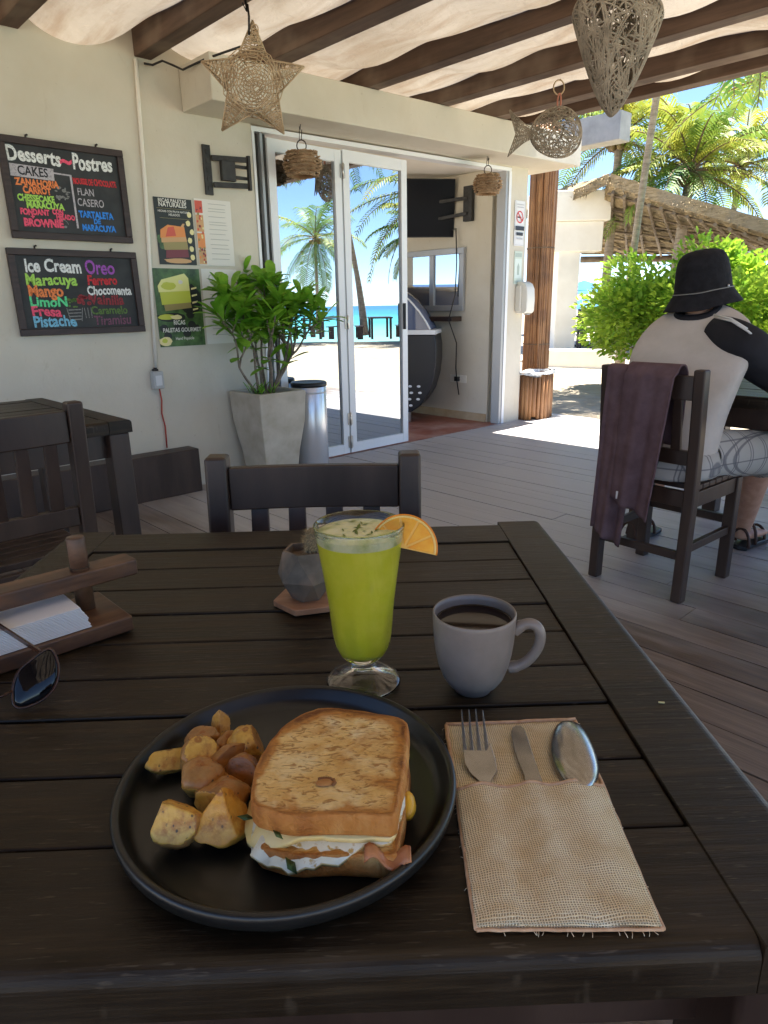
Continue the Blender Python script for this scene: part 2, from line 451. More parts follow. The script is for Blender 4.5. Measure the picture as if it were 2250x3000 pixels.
# room behind
s = MB()
s.box(3.25, 3.298, .16, 4.6, -.05, 2.262)
s.build('side_wall', M['plaster'], B)
s = MB(); s.box(-.2, 3.25, 4.5, 4.6, -.05, 2.8)
s.build('back_wall', M['plaster'], B)
s = MB()
s.hexa([(-.2, .16, 2.25), (3.30, .16, 2.262), (3.30, 4.6, 2.33), (-.2, 4.6, 2.33)], [(-.2, .16, 2.9), (3.30, .16, 2.9), (3.30, 4.6, 2.9), (-.2, 4.6, 2.9)])
s.build('ceiling', M['white_render'], B)
s = MB(); s.box(3.236, 3.2495, .17, 4.4, -.004, .075)
s.build('skirting', noisy('tan_skirting', (.42, .30, .17), (.52, .40, .25), 6, .6), B, bevel=.003)
s = MB(); s.lathe([(.0, 2.268), (.03, 2.266), (.045, 2.255), (.047, 2.25)], 20, (2.35, 1.0, 0)); s.build('ceiling_light', M['steel'], B)
# window into the kitchen in the side wall
wf = MB()
y0, y1, z0, z1 = .46, 1.30, 1.05, 1.63
fr = .055
for (aa, bb, cc, dd) in ((y0, y1, z0, z0 + fr), (y0, y1, z1 - fr, z1), (y0, y0 + fr, z0 + fr, z1 - fr), (y1 - fr, y1, z0 + fr, z1 - fr), (.845, .905, z0 + fr, z1 - fr)):
    wf.box(3.215, 3.2495, aa, bb, cc, dd)
wo = wf.build('window', M['alu_grey'], B, bevel=.004)
wp = MB(); wp.box(3.232, 3.2365, y0 + fr, .845, z0 + fr, z1 - fr); wp.build('pane', M['mirror'], wo)
wp = MB(); wp.box(3.232, 3.2365, .905, y1 - fr, z0 + fr, z1 - fr); wp.build('pane', M['mirror'], wo)
s = MB(); s.box(3.10, 3.2495, .50, 1.5, .955, 1.0); s.build('ledge', M['furniture'], B, bevel=.004)
# door track and folding doors
tr = MB(); tr.hexa([(.62, -.004, 2.172), (3.30, -.004, 2.222), (3.30, .10, 2.222), (.62, .10, 2.172)], [(.62, -.004, 2.200), (3.30, -.004, 2.250), (3.30, .10, 2.250), (.62, .10, 2.200)])
tr.build('door_track', M['alu'], B)
jb = MB(); jb.box(.622, .640, -.006, .09, 0, 2.172); jb.build('door_post', M['alu'], B)
jb = MB(); jb.box(3.262, 3.298, -.010, .03, 0, 2.22); jb.build('door_post', M['alu'], B)
jb = MB(); jb.box(3.225, 3.258, -.004, .09, 0, 2.22); jb.build('latch_rail', M['alu_grey'], B)
gk = MB(); gk.box(.640, .68, .03, .08, 0, 2.17); gk.build('gasket', M['dark_gap'], B)
st = MB(); st.box(.682, .70, -.002, .06, 0, 2.17); st.build('door_edge', M['alu_grey'], B)
gk = MB(); gk.box(.70, .735, .02, .08, 0, 2.17); gk.build('gasket', M['dark_gap'], B)
def door_panel(x0, x1, zt, handle):
    f = MB(); w_ = .058
    f.box(x0, x0 + w_, 0, .045, .012, zt); f.box(x1 - w_, x1, 0, .045, .012, zt)
    f.box(x0 + w_, x1 - w_, 0.0015, .0435, .012, .085); f.box(x0 + w_, x1 - w_, 0.0015, .0435, zt - .075, zt)
    o = f.build('door_panel', M['alu'], B)
    g_ = MB(); g_.box(x0 + w_ - .004, x1 - w_ + .004, .018, .026, .081, zt - .071); g_.build('glass', M['mirror'], o)
    if handle:
        h = MB(); h.box(x1 - .052, x1 - .036, -.022, 0.001, .93, 1.13); h.build('handle', M['black'], o, bevel=.003)
    return o
p1 = door_panel(.735, 1.345, 2.150, False)
p2 = door_panel(1.362, 1.995, 2.160, True)
gk = MB(); gk.box(1.3455, 1.3615, .006, .04, .012, 2.15); gk.build('gasket', M['alu_grey'], B)
for z in (.10, .28, 1.0, 2.02):
    h = MB(); h.box(1.334, 1.373, -.008, -.0005, z - .045, z + .045); h.tube([(1.353, -.012, z - .05), (1.353, -.012, z + .05)], .007, 8); h.build('hinge', M['steel'], p1)
# concrete beam end behind the header, above the neighbouring passage
s = MB(); s.box(5.0, 5.22, -.06, 3.2, 2.69, 2.96)
o = s.build('concrete_canopy', noisy('grey_concrete', (.32, .32, .30), (.44, .43, .40), 5, .9, bstr=.4), None, bevel=.01); o.location = P0; o.rotation_euler = (0, 0, ROTB)
tag(o, 'weathered grey concrete canopy slab beyond the header, under the roof edge', 'canopy')

# ------------------------------------------------------------------ pergola roof: beams with canvas slung between them
RF = thing('pergola_roof', 'timber beams with stained canvas sagging between them over the terrace', 'roof', P0, ROTB)
def zb(a): return 2.43 + .022 * max(0, a)
beams = [(-2.72, .10), (-2.07, .10), (-1.42, .10), (-.775, .095), (-.10, .10), (.52, .12), (1.31, .10), (1.99, .11), (2.64, .13)]
BE = -6.6
for i, (a, wd) in enumerate(beams):
    s = MB(); z = zb(a)
    b0 = -.002
    s.box(a, a + wd, BE, b0, z, z + .19)
    s.build('beam', M['beam'], RF, bevel=.006)
s = MB(); s.box(3.09, 3.21, BE - .1, -.05, 2.5155, 2.70); s.build('fascia_beam', M['beam'], RF, bevel=.006)
allb = beams + [(3.09, .12)]
for i in range(len(allb) - 1):
    a0 = allb[i][0] + allb[i][1]; a1 = allb[i + 1][0]
    zz = (zb(a0) + zb(a1)) / 2
    sg = [.085, .08, .085, .10, .10, .105, .075, .075, .07][i]
    ph = i * 1.7
    def fn(u_, v_, a0=a0, a1=a1, zz=zz, sg=sg, ph=ph):
        b = .03 + v_ * (BE - .03)
        sag = sg * (1 - (2 * u_ - 1) ** 2)
        wob = .018 * math.sin(b * 5.1 + ph) + .012 * math.sin(b * 11.3 + ph * 2 + u_ * 2.0)
        edge = .028 * math.sin(b * 3.9 + ph + (2.2 if u_ > .5 else 0)) * abs(2 * u_ - 1)
        return (a0 + .002 + u_ * (a1 - a0 - .004), b, zz + .125 - sag + wob * (1 - (2 * u_ - 1) ** 4) + edge)
    s = MB(); s.grid(fn, 14, 110, 0, True); s.build('canvas', M['canvas'], RF)
s = MB(); s.box(-4.4, -2.8, BE - .1, -.002, 2.60, 2.64); s.build('roof_sheet', M['beam'], RF)  # added sheet out of view, its span chosen for the side light
# ------------------------------------------------------------------ tables and chairs
def table(name, label, wx, wy, h, loc, rotz, mat_top, slats, brd=.077, th=.038):
    t = thing(name, label, 'table', loc, rotz)
    hx, hy = wx / 2, wy / 2
    def prof(e, i, rr=.013):                       # section from the inner edge i to a rounded outer edge e
        sg_ = 1 if e > i else -1
        return [(i, h - th), (e, h - th)] + [(e - sg_ * rr * (1 - math.cos(a)), h - rr + rr * math.sin(a)) for a in [PI / 2 * k / 7 for k in range(8)]] + [(i + sg_ * .0008, h), (i, h - .001)]
    for sx in (-1, 1):
        s = MB(); s.loft([[(x, y, z) for x, z in prof(sx * hx, sx * (hx - brd))] for y in (-hy, -hy + .004, hy - .004, hy)], 0, False); s.build('end_board', mat_top, t)
    s = MB()
    for k, (y0, y1) in enumerate(slats):
        nr = k == 0 or k == len(slats) - 1
        if nr:
            e_ = MB(); e_.loft([[(x, y, z - .0006) for y, z in (prof(y0, y1) if k == 0 else prof(y1, y0))] for x in (-hx + brd + .0008, hx - brd - .0008)], 0, False); e_.build('edge_slat', mat_top, t); continue
        s.box(-hx + brd + .0008, hx - brd - .0008, y0, y1, h - th + (.0 if nr else .006), h - .0012 - .0006 * (k % 3))
    s.build('slatted_top', mat_top, t, bevel=.0026, seg=3)
    s = MB(); ins = .05
    s.box(-hx + ins, hx - ins, -hy + ins, -hy + ins + .025, h - th - .09, h - th); s.box(-hx + ins, hx - ins, hy - ins - .025, hy - ins, h - th - .09, h - th)
    s.box(-hx + ins, -hx + ins + .025, -hy + ins + .03, hy - ins - .03, h - th - .09, h - th); s.box(hx - ins - .025, hx - ins, -hy + ins + .03, hy - ins - .03, h - th - .09, h - th)
    s.build('apron', M['furniture'], t, bevel=.003)
    for sx in (-1, 1):
        for sy in (-1, 1):
            s = MB(); x = sx * (hx - .045); y = sy * (hy - .045)
            s.box(x - .036, x + .036, y - .036, y + .036, 0, h - th - .001); s.build('leg', M['furniture'], t, bevel=.005)
    return t
TL_C = Vector((-.124, .715, 0)); TL_R = R(1.6); TZ = .75
def TL(x, y, z=0.0):                              # a point of the breakfast table (its own axes) in the place
    c, s_ = math.cos(TL_R), math.sin(TL_R)
    return TL_C + Vector((x * c - y * s_, x * s_ + y * c, z))
ys = [-.415, -.314, -.234, -.150, -.078, .001, .078, .158, .237, .316, .410]
sl_ = [(a + .0010, b - .0022) for a, b in zip(ys, ys[1:])]
sl_[0] = (-.415, sl_[0][1]); sl_[-1] = (sl_[-1][0], .410)
table('dining_table', 'dark brown slatted breakfast table in the foreground carrying the plate and drinks', .826, .83, TZ, TL_C, TL_R, M['table'], sl_)
def even(wy, n): return [(-wy / 2 + wy * i / n + .003, -wy / 2 + wy * (i + 1) / n - .003) for i in range(n)]
pA = at_z(282, 905, .75)
tc_ = pA - U * .42 - N * .0 - N * .45
lt = table('dining_table', 'dark slatted table by the cream wall, behind the chair at far left', .84, .91, .75, (tc_.x, tc_.y, 0), ROTB, M['furniture_top'] if 'furniture_top' in M else M['table'], even(.91, 10), .08, .045)

def make_chair(label, group):
    t = thing('dining_chair', label, 'chair', group=group)
    w2 = .202; f = M['furniture']
    s = MB()
    for k in range(7):
        y0 = -.16 + k * .0525
        s.box(-w2 + .012, w2 - .012, y0, y0 + .047, .437, .458)
    s.build('seat', f, t, bevel=.004)
    s = MB()
    s.box(-w2 + .02, w2 - .02, .185, .207, .375, .436); s.box(-w2 + .02, w2 - .02, -.195, -.172, .375, .436)
    s.box(-w2 + .006, -w2 + .028, -.17, .183, .375, .436); s.box(w2 - .028, w2 - .006, -.17, .183, .375, .436)
    s.build('seat_frame', f, t, bevel=.003)
    for sx in (-1, 1):
        x = sx * (w2 - .019)
        s = MB()                                   # back leg and post in one, leaning back above the seat
        c = [(-.021, -.023), (.021, -.023), (.021, .023), (-.021, .023)]
        lv = [(0, -.195), (.43, -.185), (.62, -.192), (.885, -.212)]
        s.loft([[(x + p, y + q, z) for p, q in c] for z, y in lv], 0, False)
        s.build('back_leg', f, t, bevel=.007, seg=3)
        s = MB(); s.box(x - .022, x + .022, .162, .207, 0, .4365); s.build('front_leg', f, t, bevel=.005)
    s = MB(); n = 12                               # top rail, slightly hollow
    rr = []
    for i in range(n + 1):
        x = -w2 + .04 + (2 * w2 - .08) * i / n
        dy = -.010 * (1 - (2 * i / n - 1) ** 2)
        y = -.206 + dy
        rr.append([(x, y - .011, .775), (x, y + .011, .775), (x, y + .009, .862), (x, y - .013, .862)])
    s.loft(rr, 0, False); s.build('top_rail', f, t, bevel=.004)
    s = MB(); s.box(-w2 + .04, w2 - .04, -.202, -.178, .535, .590); s.build('lower_rail', f, t, bevel=.004)
    for k in range(4):
        x = (-.1085 + k * .0723)
        s = MB(); yb, yt = -.190, -.212
        s.loft([[(x - .019, yb - .008, .588), (x + .019, yb - .008, .588), (x + .019, yb + .008, .588), (x - .019, yb + .008, .588)],
                [(x - .0165, yt - .007, .778), (x + .0165, yt - .007, .778), (x + .0165, yt + .007, .778), (x - .0165, yt + .007, .778)]], 0, False)
        s.build('back_slat', f, t, bevel=.003)
    for args in (((-w2 + .04), w2 - .04, -.198, -.176, .165, .198), ((-w2 + .04), w2 - .04, .176, .198, .235, .268)):
        s = MB(); s.box(*args); s.build('stretcher', f, t, bevel=.003)
    for sx in (-1, 1):
        s = MB(); x = sx * (w2 - .02); s.box(x - .011, x + .011, -.172, .163, .195, .228); s.build('stretcher', f, t, bevel=.003)
    return t
G_CH = 'dark slat backed chairs on the deck'
ch = make_chair('empty dark slat back chair tucked under the far side of the breakfast table', G_CH)
p = TL(-.022, .365 + .0, 0)
ch.location = (-.129, 1.055, 0); ch.rotation_euler = (0, 0, PI + R(1.0))
c2 = dup(ch); c2['label'] = 'dark slat back chair at far left, facing the table against the wall'
pr = Vector((-.84, 1.87, 0)); cc = pr - U * .20 - N * .19
c2.location = (cc.x, cc.y, 0); c2.rotation_euler = (0, 0, ROTB)
c3 = dup(ch); c3['label'] = 'dark chair with a towel over its back under the man in the black hat'
MAN = Vector((1.163, 2.672, 0)); MROT = -R(50)
c3.location = MAN; c3.rotation_euler = (0, 0, MROT)
ch.scale = (1, 1, .962)
# the man's table
mf = Vector((math.sin(R(50)), math.cos(R(50)), 0)); mr = Vector((math.cos(R(50)), -math.sin(R(50)), 0))
tcm = Vector((1.56, 2.60, 0)) + mf * .44 - mr * .18 
tm_ = table('dining_table', 'dark slatted table at the right edge in front of the seated man', .92, .86, .745, (tcm.x, tcm.y, 0), MROT, M['table'], even(.86, 10), .08, .05)

# low wooden box against the wall
bx = MB(); bx.box(-1.75, -.012, -.135, -.004, 0, .275)
o = bx.build('storage_box', M['furniture'], None, bevel=.006); o.location = P0; o.rotation_euler = (0, 0, ROTB)
tag(o, 'low dark wooden box bench against the cream wall, behind the left table', 'box')

# ------------------------------------------------------------------ lettering
def text_mesh(txt, size, bold=.0, shear=0.0, warp=0.0, seed=0, xs=1.0, align='LEFT'):
    cu = bpy.data.curves.new('lettering', 'FONT'); cu.body = txt; cu.size = size; cu.offset = bold; cu.shear = shear
    cu.align_x = align; cu.resolution_u = 3
    ob = bpy.data.objects.new('lettering_source', cu); COL.objects.link(ob)
    dg = bpy.context.evaluated_depsgraph_get(); dg.update()
    me = bpy.data.meshes.new_from_object(ob.evaluated_get(dg))
    bpy.data.objects.remove(ob)
    vs = []
    for v in me.vertices:
        x, y = v.co.x * xs, v.co.y
        if warp:
            k = 1 / size
            x += warp * size * noise.noise(Vector((x * k * .9, y * k * .8, seed)))
            y += warp * size * noise.noise(Vector((x * k * .7, y * k * .7, seed + 31)))
        vs.append((x, y))
    fs = [list(p.vertices) for p in me.polygons]
    bpy.data.meshes.remove(me); bpy.data.curves.remove(cu)
    return vs, fs
def chalk(name, c):
    return noisy(name, (c[0] * .35, c[1] * .35, c[2] * .35), c, 150, .95, bstr=0, spec=.1, lo=.30, hi=.5)
CK = {'white': chalk('white_chalk', (.80, .82, .80)), 'orange': chalk('orange_chalk', (.85, .27, .10)), 'green': chalk('lime_chalk', (.42, .72, .14)), 'pink': chalk('pink_chalk', (.85, .12, .20)),
      'blue': chalk('blue_chalk', (.06, .28, .80)), 'purple': chalk('violet_chalk', (.38, .12, .48)), 'red': chalk('red_chalk', (.60, .06, .07)), 'mint': chalk('mint_chalk', (.14, .72, .32)),
      'sky': chalk('sky_blue_chalk', (.22, .52, .70)), 'olive': chalk('faded_green_chalk', (.13, .22, .07)), 'dimred': chalk('faded_red_chalk', (.30, .06, .07)), 'mauve': chalk('faded_mauve_chalk', (.22, .10, .15)), 'grey': chalk('grey_chalk', (.50, .47, .50)), 'black': M['black'], 'dimwhite': chalk('faded_white_chalk', (.25, .25, .24))}
M['slate'] = noisy('chalkboard_slate', (.010, .012, .013), (.022, .025, .027), 6, .6, bstr=0, c3=(.035, .038, .038), s3=8)
M['frame_wood'] = noisy('dark_frame_wood', (.020, .011, .010), (.045, .026, .022), 6, .5, stretch=(1, 1, 8), bstr=.2)
def board(label, a0, a1, z0, z1, lean, lines, extra):
    w_ = a1 - a0; h = z1 - z0
    t = thing('chalkboard', label, 'chalkboard', ab(a0, .012, z0), ROTB, 'chalkboard menus on the cream wall')
    t.rotation_euler = (lean, 0, ROTB)
    s = MB(); fw = .034
    s.box(0, w_, -.024, 0, 0, fw); s.box(0, w_, -.024, 0, h - fw, h); s.box(0, fw, -.0245, 0, fw, h - fw); s.box(w_ - fw, w_, -.0245, 0, fw, h - fw)
    s.build('frame', M['frame_wood'], t, bevel=.003)
    s = MB(); s.box(fw - .003, w_ - fw + .003, -.010, -.003, fw - .003, h - fw + .003); s.build('slate', M['slate'], t)
    for k, (txt, col, x, z, size, bold, wp_, xs, sh) in enumerate(lines):
        vs, fs = text_mesh(txt, size, bold, sh, wp_, k * 5.3 + w_ * 10, xs)
        s = MB(); s.add([(x + p[0], -.0112 - .00003 * k, (z * .885 + .048 if h > .45 else z) + p[1]) for p in vs], fs); s.build('lettering', CK[col], t)
    for k, (col, polys) in enumerate(extra):
        s = MB()
        for pl in polys: s.add([(q[0], -.0108 - .0001 * k, (q[1] * .885 + .048 if h > .45 else q[1])) for q in pl], [list(range(len(pl)))])
        s.build('drawing', CK[col], t)
    for x in (.14, w_ - .14):
        s = MB(); s.tube([(x, -.008, h - .003), (x + .002, -.006, h + .012), (x + .012, -.004, h + .016)], .005, 6); s.build('hook', M['iron'], t)
    return t
def seg(x0, z0, x1, z1, w_): 
    dx, dz = x1 - x0, z1 - z0; L = math.hypot(dx, dz); nx, nz_ = -dz / L * w_ / 2, dx / L * w_ / 2
    return [(x0 + nx, z0 + nz_), (x0 - nx, z0 - nz_), (x1 - nx, z1 - nz_), (x1 + nx, z1 + nz_)]
def blob(x, z, rx, rz, sd, n=14):
    return [(x + rx * math.cos(2 * PI * i / n) * (1 + .35 * noise.noise(Vector((i * .9, sd, 0)))), z + rz * math.sin(2 * PI * i / n) * (1 + .35 * noise.noise(Vector((i * .9, sd, 4))))) for i in range(n)]
random.seed(5)
W1 = .62
board('upper black chalkboard headed Desserts and Postres', -.868, -.238, 1.476, 1.951, -.012, [
    ('Desserts', 'white', .038, .358, .098, .0032, .10, .72, 0), ('Postres', 'white', .355, .352, .098, .0032, .10, .70, 0),
    ('~', 'pink', .292, .352, .10, .004, .1, .95, 0), ('CAKES', 'black', .075, .287, .058, .0012, .05, .85, 0),
    ('ZANAHORIA', 'orange', .058, .231, .046, .0022, .08, .78, 0), ('CARROT', 'orange', .088, .192, .046, .0022, .08, .74, 0),
    ('CHESSECAKE', 'green', .056, .151, .042, .0022, .08, .72, 0), ('MARACUYA', 'green', .092, .115, .042, .0022, .08, .82, 0),
    ('FONDANT', 'pink', .058, .078, .040, .0022, .08, .72, 0), ('CON', 'pink', .215, .088, .034, .002, .08, .7, 0), ('HELADO', 'pink', .232, .062, .034, .002, .08, .7, 0), ('+', 'pink', .105, .055, .032, .002, 0, 1, 0),
    ('BROWNIE', 'pink', .066, .016, .052, .0028, .08, .82, 0),
    ('MOUSSE DE CHOCOLATE', 'red', .344, .268, .040, .0020, .10, .50, -.1), ('FLAN', 'grey', .358, .205, .052, .0006, .06, .72, 0), ('CASERO', 'grey', .350, .146, .052, .0006, .06, .74, 0),
    ('TARTALETA', 'blue', .352, .083, .046, .0022, .08, .74, 0), ('DE', 'blue', .425, .050, .034, .0016, .05, .9, 0), ('MARACUYA', 'blue', .358, .008, .044, .0022, .08, .76, 0)],
    [('grey', [[(.040, .277), (.250, .270), (.252, .335), (.042, .342)], seg(.25, .313, .338, .309, .008), seg(.335, .313, .336, .018, .010)]),
     ('dimwhite', [blob(.285 + random.uniform(-.035, .03), .205 + random.uniform(-.035, .035), random.uniform(.004, .013), random.uniform(.003, .010), i * 3.1) for i in range(14)] + [seg(.26 + .028 * math.cos(x), .035 + .026 * math.sin(x), .26 + .028 * math.cos(x + .35), .035 + .026 * math.sin(x + .35), .003) for x in [i * .35 for i in range(11)]] + [blob(.272, .022, .008, .007, 3)])])
board('lower black chalkboard headed Ice Cream with flavours in coloured chalk', -.905, -.225, .992, 1.430, -.03, [
    ('Ice Cream', 'white', .075, .325, .092, .0030, .10, .74, 0), ('Maracuya', 'green', .066, .258, .078, .0026, .09, .88, 0), ('Mango', 'orange', .070, .202, .078, .0028, .09, .86, 0),
    ('LimoN', 'mint', .068, .150, .070, .0022, .09, 1.0, 0), ('Fresa', 'pink', .072, .100, .070, .0024, .09, 1.0, 0), ('Pistache', 'sky', .070, .045, .078, .0024, .09, .88, 0),
    ('Oreo', 'purple', .385, .320, .098, .0022, .09, .74, 0), ('Ferrero', 'red', .385, .262, .070, .0024, .09, .76, 0), ('Chocomenta', 'white', .378, .209, .068, .0022, .09, .70, 0),
    ('Vainilla', 'dimred', .385, .158, .070, .0022, .09, .96, 0), ('Caramelo', 'olive', .385, .105, .062, .0016, .09, .84, 0), ('Tiramisu', 'mauve', .392, .048, .070, .0012, .09, .86, 0)],
    [('olive', [blob(.288 + random.uniform(-.04, .035), .165 + random.uniform(-.022, .022), random.uniform(.006, .014), random.uniform(.005, .010), i * 2.3) for i in range(14)]),
     ('dimred', [blob(.355 + random.uniform(-.035, .035), .185 + random.uniform(-.028, .02), random.uniform(.006, .014), random.uniform(.005, .011), i * 1.7) for i in range(14)]),
     ('dimwhite', [seg(.262, .078 + k * .017, .330, .080 + k * .017, .006) for k in range(4)] + [seg(.352 + .016 * k, .085, .348 + .018 * k, .14, .004) for k in range(3)] + [seg(.254, .140, .266, .07, .004), seg(.338, .140, .326, .07, .004)])])

# ------------------------------------------------------------------ posters
PC = lambda n_, c: plain(n_, c, .45)
PO = [plain('poster_black', (.018, .022, .018), .4), plain('poster_cream', (.74, .72, .66), .5), plain('poster_orange', (.75, .27, .07), .4), plain('poster_red', (.62, .10, .06), .4), plain('poster_wine', (.19, .035, .045), .4),
      plain('poster_olive', (.33, .27, .10), .4), plain('poster_lime', (.55, .60, .07), .4), noisy('poster_leaf', (.02, .05, .012), (.09, .19, .05), 14, .4, bstr=0), plain('poster_pale_yellow', (.80, .72, .35), .4), plain('poster_grey', (.42, .42, .40), .5), plain('poster_tan', (.62, .36, .16), .4), plain('poster_bright', (.80, .80, .30), .35)]
def paper(name, label, a0, a1, z0, z1, base, items, texts, rot=0.0):
    t = thing(name, label, 'poster', ab(a0, .003, z0), ROTB, 'posters and menus on the cream wall')
    t.rotation_euler = (0, rot, ROTB)
    w_, h = a1 - a0, z1 - z0
    s = MB(); s.box(0, w_, -.0022, 0, 0, h, base)
    for k, (mi, pl) in enumerate(items): s.add([(q[0] * w_, -.0026 - .00012 * k, q[1] * h) for q in pl], [list(range(len(pl)))], mi)
    kk = len(items)
    for k, (txt, mi, x, z, size, bold, xs) in enumerate(texts):
        vs, fs = text_mesh(txt, size, bold, 0, 0, 0, xs, 'CENTER')
        s.add([(x * w_ + p[0], -.0030 - .00012 * kk, z * h + p[1]) for p in vs], fs, mi)
    s.build('print', PO, t)
    return t
def pop(cx, cy, w_, h, ang, cols):                 # an ice lolly drawn as bands of colour
    out = []; c, s_ = math.cos(ang), math.sin(ang); n_ = len(cols)
    for i, mi in enumerate(cols):
        t0, t1 = i / n_, (i + 1) / n_ + .02
        def pt(u_, v_):
            x = (u_ - .5) * w_ * (1 - .5 * max(0, abs(v_ - .5) * 2 - .8)); y = (v_ - .5) * h
            return (cx + x * c - y * s_, cy + x * s_ + y * c)
        out.append((mi, [pt(0, t0), pt(1, t0), pt(1, t1), pt(0, t1)]))
    return out
random.seed(9)
fl_ = [(8, blob(.90 + random.uniform(-.05, .05), .12 + .13 * i, .06, .045, i)) for i in range(6)]
paper('poster', 'black poster with stacked orange ice lollies, RICAS PALETAS NATURALES', -.078, .163, 1.371, 1.738, 0,
      [(7, blob(.07, .38, .08, .07, 1)), (7, blob(.12, .28, .08, .05, 2)), (10, blob(.5, .06, .36, .04, 4)), (4, [(.18, .10), (.80, .12), (.78, .24), (.20, .22)]), (5, [(.16, .22), (.80, .24), (.78, .36), (.14, .34)]), (10, [(.10, .33), (.78, .36), (.76, .44), (.10, .42)]), (2, [(.08, .40), (.76, .43), (.74, .58), (.30, .60), (.10, .52)]), (3, [(.22, .42), (.5, .44), (.46, .58), (.3, .56)]), (10, [(.64, .58), (.72, .575), (.76, .63), (.70, .63)])] + fl_ + [(5, [(.06, .842), (.94, .842), (.94, .838), (.06, .838)]), (5, [(.12, .70), (.9, .70), (.9, .696), (.12, .696)])],
      [('RICAS PALETAS', 1, .48, .935, .026, .0006, 1.0), ('NATURALES', 1, .48, .868, .034, .0007, .95), ('HECHAS CON FRUTA NATURAL', 1, .5, .785, .0155, .0002, .9), ('HELADOS', 1, .5, .735, .018, .0002, .9)])
def lines_of(z_list, x0, x1, mi): return [(mi, [(x0 + random.uniform(0, .06), z), (x1 - random.uniform(0, .1), z), (x1 - random.uniform(0, .1), z + .008), (x0 + .03, z + .008)]) for z in z_list]
paper('paper_menu', 'white printed price list with a strip of fruit photos, right of the black poster', .180, .430, 1.371, 1.750, 1,
      [(10, [(.01, .02), (.21, .02), (.21, .24), (.01, .24)]), (2, [(.01, .26), (.21, .26), (.21, .49), (.01, .49)]), (10, [(.01, .51), (.21, .51), (.21, .76), (.01, .76)]), (3, [(.01, .79), (.21, .79), (.21, .97), (.01, .97)])] + [(random.choice([4, 8, 2, 5, 3]), blob(random.uniform(.04, .18), random.uniform(.05, .94), .025, .02, i)) for i in range(34)] + lines_of([.93, .86, .82, .74, .66, .62, .55, .48, .40, .32, .26, .18, .10], .32, .88, 9), [])
paper('poster', 'green poster with a big lime ice lolly, PALETAS GOURMET', -.130, .172, .897, 1.349, 7,
      [(0, blob(.75, .6, .25, .2, 3)), (0, blob(.3, .38, .30, .06, 4))] + [(0, blob(random.uniform(.1, .9), random.uniform(.1, .9), .09, .05, i)) for i in range(14)] + [(5, [(.18, .46), (.76, .5), (.74, .58), (.16, .54)]), (6, [(.12, .54), (.76, .57), (.75, .72), (.10, .70)]), (11, [(.08, .70), (.75, .72), (.74, .88), (.66, .94), (.16, .86), (.07, .78)]), (6, blob(.30, .78, .16, .05, 2)), (11, blob(.55, .82, .10, .05, 7)), (1, blob(.56, .83, .05, .025, 5)), (6, blob(.20, .385, .20, .035, 8)), (8, blob(.4, .38, .12, .03, 6)), (8, blob(.12, .07, .14, .06, 9)), (6, blob(.10, .08, .06, .03, 3))] + [(8, [(.78, .46 + .09 * i), (.90, .48 + .09 * i), (.90, .50 + .09 * i), (.78, .485 + .09 * i)]) for i in range(4)],
      [('RICAS', 1, .45, .285, .036, .0008, .8), ('PALETAS GOURMET', 1, .5, .19, .034, .0008, .84), ('Hand Popsicle', 1, .54, .085, .024, .0003, .9)])
paper('paper_menu', 'pale grey printed list beside the green poster, half hidden by the shrub', .186, .436, .90, 1.351, 1,
      [(9, blob(.25, .88, .07, .05, 3)), (1, blob(.26, .885, .05, .035, 3))] + lines_of([.76, .66, .62, .55, .48, .42, .36, .28, .2, .12], .15, .85, 9), [])
# ------------------------------------------------------------------ breakfast
def toastmat():
    m, t, b = newmat('toasted_bread')
    v = coords(t)
    at_ = t.nodes.new('ShaderNodeAttribute'); at_.attribute_name = 'wear'
    sp = t.nodes.new('ShaderNodeSeparateColor'); t.links.new(at_.outputs['Color'], sp.inputs[0])
    f = nz(t, v, 30, 5, .62, .6)
    c = ramp(t, f, [(.30, (.74, .42, .11)), (.5, (.85, .56, .21)), (.68, (.90, .71, .38))])
    f2 = nz(t, v, 15, 4, .6, 1.0)
    gm_ = t.nodes.new('ShaderNodeMath'); gm_.operation = 'MULTIPLY_ADD'; gm_.inputs[1].default_value = .45; t.links.new(sp.outputs[1], gm_.inputs[0]); t.links.new(f2, gm_.inputs[2])
    c = mixc(t, ramp(t, gm_.outputs[0], [(.50, 0.0), (.66, .9)]), c, (.50, .19, .03))
    c = mixc(t, ramp(t, gm_.outputs[0], [(.74, 0.0), (.92, .9)]), c, (.16, .05, .012))
    f4 = nz(t, coords(t, (1, 2.4, 1)), 120, 3, .6, .8)
    c = mixc(t, ramp(t, f4, [(.53, 0.0), (.63, .8)]), c, (.34, .14, .03))
    fc = nz(t, coords(t, (1, 1, .4)), 40, 4)
    crust = ramp(t, fc, [(.32, (.28, .085, .015)), (.52, (.46, .18, .038)), (.72, (.60, .31, .10))])
    nb = nz(t, v, 70, 3)
    cr = t.nodes.new('ShaderNodeMath'); cr.operation = 'MULTIPLY_ADD'; cr.inputs[1].default_value = .35; t.links.new(nb, cr.inputs[0]); t.links.new(sp.outputs[0], cr.inputs[2])
    c = mixc(t, ramp(t, cr.outputs[0], [(.5, 0.0), (.8, 1.0)]), c, crust)
    t.links.new(c, b.inputs['Base Color']); b.inputs['Roughness'].default_value = .62; b.inputs['Specular IOR Level'].default_value = .3
    b.inputs['Subsurface Weight'].default_value = .06; b.inputs['Subsurface Radius'].default_value = (.004, .002, .001)
    bump(t, b, f4, .9, .0024)
    return m
M['toast'] = toastmat()
M['crust'] = noisy('bread_crust', (.42, .17, .04), (.62, .30, .09), 25, .5, bscale=90, bstr=.3, bdist=.001, c3=(.66, .44, .24), s3=30)
M['browned'] = noisy('browned_crust', (.20, .07, .015), (.38, .16, .04), 60, .6, bscale=90, bstr=.3, bdist=.001)
